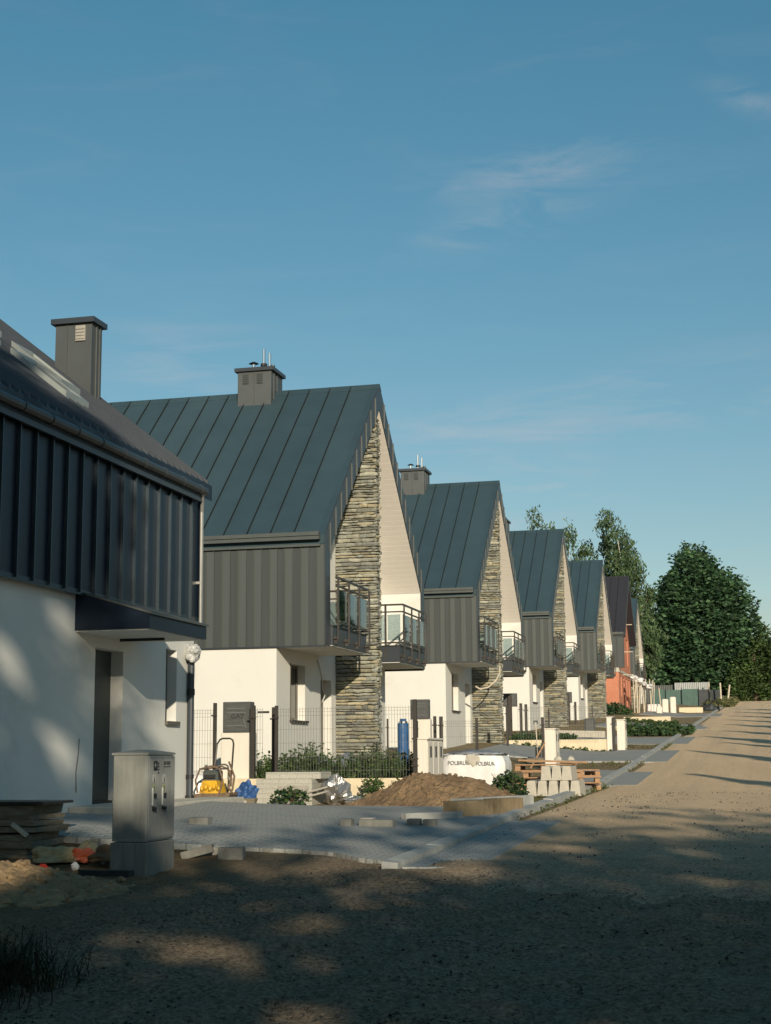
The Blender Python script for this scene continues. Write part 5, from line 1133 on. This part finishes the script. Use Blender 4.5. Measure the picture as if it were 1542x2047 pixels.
# ------------------------------------------------------------------ things behind the red house
t = thing('site_fence', 'green screened building-site fence beyond the row', 'fence', (-7.6, 150, 4.6))
for i, (a, b) in enumerate(((-10.6, -9.1), (-9.08, -7.55), (-7.53, -5.95), (-5.93, -4.9))):
    MB().box(a, b, 149.9+.1*(i % 2), 149.96+.1*(i % 2), 4.3, 6.35-.06*(i % 2)).build('screen_panel', M['greenscreen'] if i < 3 else M['blackscreen'], t)
mb = MB()
for x in (-10.6, -9.09, -7.54, -5.94, -4.9): mb.tube([(x, 149.8, 4.2), (x, 149.8, 6.5)], .035, 6)
mb.build('pole', M['dark'], t)
def corrugated(name, x0, x1, y, z0, z1, mt, label, st=.18):
    mb = MB(); n = int((x1-x0)/st*2); v = []
    for i in range(n+1): v.append((x0+(x1-x0)*i/n, y+.04*(i % 2)))
    for (a, b), (c, d) in zip(v, v[1:]): mb.add([(a, b, z0), (c, d, z0), (c, d, z1), (a, b, z1), (a, b+.02, z0), (c, d+.02, z0), (c, d+.02, z1), (a, b+.02, z1)], [(0, 1, 2, 3), (7, 6, 5, 4), (3, 2, 6, 7)])
    tag(mb.build(name, mt), label, 'metal fence')
corrugated('metal_fence', -11.5, -8.4, 154, 4.5, 6.95, M['clad2'], 'darker left length of corrugated metal fence behind the green screens')
corrugated('metal_fence', -8.38, -5.0, 153.5, 4.5, 7.15, M['corr'], 'pale right length of corrugated metal fence behind the green screens')
corrugated('black_fence', -4.85, -4.0, 151.5, 4.5, 6.3, M['blackscreen'], 'short black netting end of the site fence')
for x, y, z1, ln, lb in ((-3.80, 150, 6.9, .05, 'upright pale wooden post at the roadside beyond the site fence'), (-3.30, 150, 6.7, -.35, 'leaning pale wooden post at the roadside'), (-5.0, 152, 7.1, 0, 'pale post at the right end of the corrugated fence')):
    tag(MB().tube([(x, y, 4.4), (x-ln, y, z1)], .10, 7, .08).build('wooden_post', M['oldpost']), lb, 'post', 'old wooden posts at the roadside')
for x, y, z0, z1, w, lb in ((-7.05, 108, 2.6, 3.41, .40, 'short white pillar left of the two tall ones'), (-6.86, 112, 2.7, 4.05, .44, 'left tall white pillar before the site fence'), (-6.30, 112, 2.7, 4.20, .42, 'right tall white pillar before the site fence')):
    tag(MB().bev(x-w/2, x+w/2, y, y+.5, z0-.4, z1, .06).build('white_pillar', M['whitecab']), lb, 'pillar', 'white pillars before the site fence')
tag(MB().bev(-6.2, -4.4, 118, 118.4, 2.9, 3.6, .02).build('low_wall', M['plinth']), 'short cream wall right of the tall white pillars', 'low wall', 'low cream garden walls')
tag(MB().bev(-8.2, -7.2, 112, 112.8, 2.6, 3.7, .12).build('wrapped_bundle', M['wrap']), 'white wrapped bundle beside the steel props', 'bundle')
t = thing('site_cart', 'dark heap of site equipment under netting near the road end', 'equipment', (-4.1, 125, 3.5))
MB().lump((-4.15, 125, 3.5), .8, .6, .55, 4, .6, 18, 10, True, 3).build('netting', M['blackscreen'], t)
MB().tube([(-4.9, 124.6, 3.5), (-4.3, 124.6, 4.4), (-3.5, 124.6, 4.2), (-3.3, 124.6, 3.5)], .05, 6).tube([(-4.6, 124.5, 3.6), (-3.5, 124.5, 4.5)], .05, 6).build('frame', M['dark'], t)
# steel props holding a slab edge wrapped in plastic
t = thing('formwork', 'steel props carrying white-wrapped formwork beside the red block house', 'formwork', (-8.0, 108, 2.9))
mb = MB(); r_ = random.Random(6)
for i in range(9):
    x = -8.6+i*.17; y = 105+i*.8; mb.tube([(x+r_.uniform(-.25, .2), y, 2.6), (x+r_.uniform(-.12, .1), y, r_.uniform(4.7, 5.5))], r_.uniform(.025, .05), 6)
mb.tube([(-8.6, 105, 2.75), (-8.3, 105, 2.75), (-8.3, 105, 5.1)], .05, 6); mb.build('prop', M['oldpost'], t)
mb = MB()
for i in range(4): mb.lump((-8.5+i*.27+r_.uniform(-.05, .05), 105.2+i, 5.2-.1*i+r_.uniform(-.1, .1)), r_.uniform(.18, .34), .5, r_.uniform(.1, .25), i, .8, 12, 8, False, 3)
mb.build('wrapped_beam', M['wrap'], t)

# pale house at the right end of the road
t = thing('pale_house', 'cream and red-brown house glimpsed at the far right end of the road', 'house', (1.6, 212, 7))
MB().box(.55, 5, 212, 220, 6.5, 10.2).build('wall', M['plinth'], t); MB().box(-.15, .549, 212.5, 220, 6.5, 8.9).build('annex', M['redbrick'], t)
MB().prism([(.3, 10.2), (5.3, 10.2), (2.8, 12.3)], 'y', 211.7, 220.3).build('roof', M['roof2'], t)
shrub('small green hedge at the right edge where the road ends', (.9, 200, 7.0), 1.0, 1.7, 700, .3, MG+DG, 'hedge', 'hedge')

# ------------------------------------------------------------------ trees beside and behind the photographer: they shade the foreground
SUN_HOLES = [(4.0, 7.4, .8, .45), (3.7, 10.9, .26, .36), (4.4, 10.3, .26, .36), (2.6, 10.2, .28, .35), (5.3, 8.6, .4, .45), (4.7, 9.0, .6, .25), (6.5, 5.3, .5, .35), (5.9, 6.1, .45, .3), (8.05, 5.2, .5, .3),
        (10.1, 8.75, .9, .16), (12.3, 9.5, 1.0, .16), (13.2, 10.2, .9, .2), (8.6, 7.8, .5, .2), (4.3, 11.9, .2, .35), (2.4, 7.2, .6, .3)]
def in_sun_hole(p):  # holes carved through the unseen crowns along the sun to throw sun spots
    k = (-13-p.y); X = p.x-k*math.tan(R(SUN_AZ)); z = p.z-k/math.cos(R(SUN_AZ))*math.tan(R(SUN_EL))
    for a, b, c, d in SUN_HOLES:
        if ((X-a)/c)**2+((z-b)/d)**2 < .62+.5*noise.noise(Vector((X*3, z*3, 0))): return True
    return False
def shade_tree(label, x, y, top, ells, n, seed, size=.42, gap=-.12):
    tree('roadside_tree', label, 'tree', (x, y, -1.3), (top+1)*.7, ells, n, size, MG, random.Random(seed), gap=gap, fr=.55, seed=seed, tr=.35, group='trees behind the viewpoint', mt='leaf0')
shade_tree('tall spreading tree out of view behind the viewpoint', -.5, -13, 15, [(-.6, -13, 8.6, 5.3, 1.5, 6.9), (-5.5, -13, 7, 4, 1.5, 6.5), (3.0, -12.8, 8.4, 2.9, 1.5, 6.3), (3.2, -12.8, 11.8, 2.2, 1.4, 4.6), (0, -12.8, 13, 3.2, 1.4, 4.4), (1.0, -12.8, 14.0, 3.5, 1.2, 2.8), (3.5, -12.8, 13.8, 1.6, 1.2, 2.6), (2.0, -12.8, 14.6, 3.0, 1.2, 2.4), (-1, -13, 2, 7, 2.3, 4), (2, -13, 2.5, 4.5, 2.3, 4)], 36000, 51, .40, -.22)
shade_tree('leafy tree out of view to the right behind the viewpoint', 8.0, -13, 10, [(7.0, -13, 3.9, 3.2, 2.4, 5.2), (10.5, -13, 4.8, 3.2, 2.4, 5.9), (4.5, -13, 3.5, 2.4, 2.2, 4.9), (8.5, -13, .5, 5, 2.2, 3)], 17000, 52, .45, -.24)
shade_tree('bushy tree out of view farther right behind the viewpoint', 15.5, -13, 11, [(14.0, -13, 4.9, 2.8, 2.4, 6.2), (17.5, -13, 4.2, 3.2, 2.4, 6.0), (21, -13, 4.0, 3.5, 2.4, 5.5), (16, -13, .5, 6, 2.2, 3)], 17000, 53, .45, -.24)
def spruce(label, x, y, z0, h, w, seed):
    r_ = random.Random(seed); t = thing('spruce_tree', label, 'tree', (x, y, z0), 'conifers along the right side of the road')
    MB().tube([(x, y, z0-.2), (x, y, z0+h)], .14, 7, .02).build('trunk', M['bark'], t); mb = MB(); pts = []
    for i in range(int(1900*h*w/8)):
        f = r_.random()**1.3; a = r_.random()*6.283; q = r_.random()**.5*w/2*(1-f)*(1+.2*math.sin(f*40)); pts.append((x+math.cos(a)*q, y+math.sin(a)*q, z0+.3+h*f))
    leafset(mb, pts, .35, r_, DG, droop=.5, asp=.4); mb.build('crown', M['leaf0'], t)
for i, (tx, ty, h, w) in enumerate(((-1.4, 37.0, 6.2, 2.6), (-1.9, 50.4, 6.5, 3.0), (-1.0, 57, 6.5, 2.4), (-2.0, 64, 7.0, 4.6), (-1.4, 71, 7.0, 3.6), (-1.6, 82, 7.5, 5.0), (-1.8, 92, 8.0, 4), (-1.9, 103, 8, 4.5), (-2.0, 116, 8.0, 5), (-2.1, 130, 8, 5))):
    L_ = h/math.tan(R(SUN_EL))*1.0; bx = tx+L_*math.sin(R(SUN_AZ)); by = ty-L_*math.cos(R(SUN_AZ)); z0 = T(bx, by); h2 = (T(tx, ty)-z0)+h
    spruce('%s conifer out of view along the right of the road' % ['first', 'second', 'third', 'fourth', 'fifth', 'sixth', 'seventh', 'eighth', 'ninth', 'tenth'][i], bx, by, z0, h2, w, 70+i)
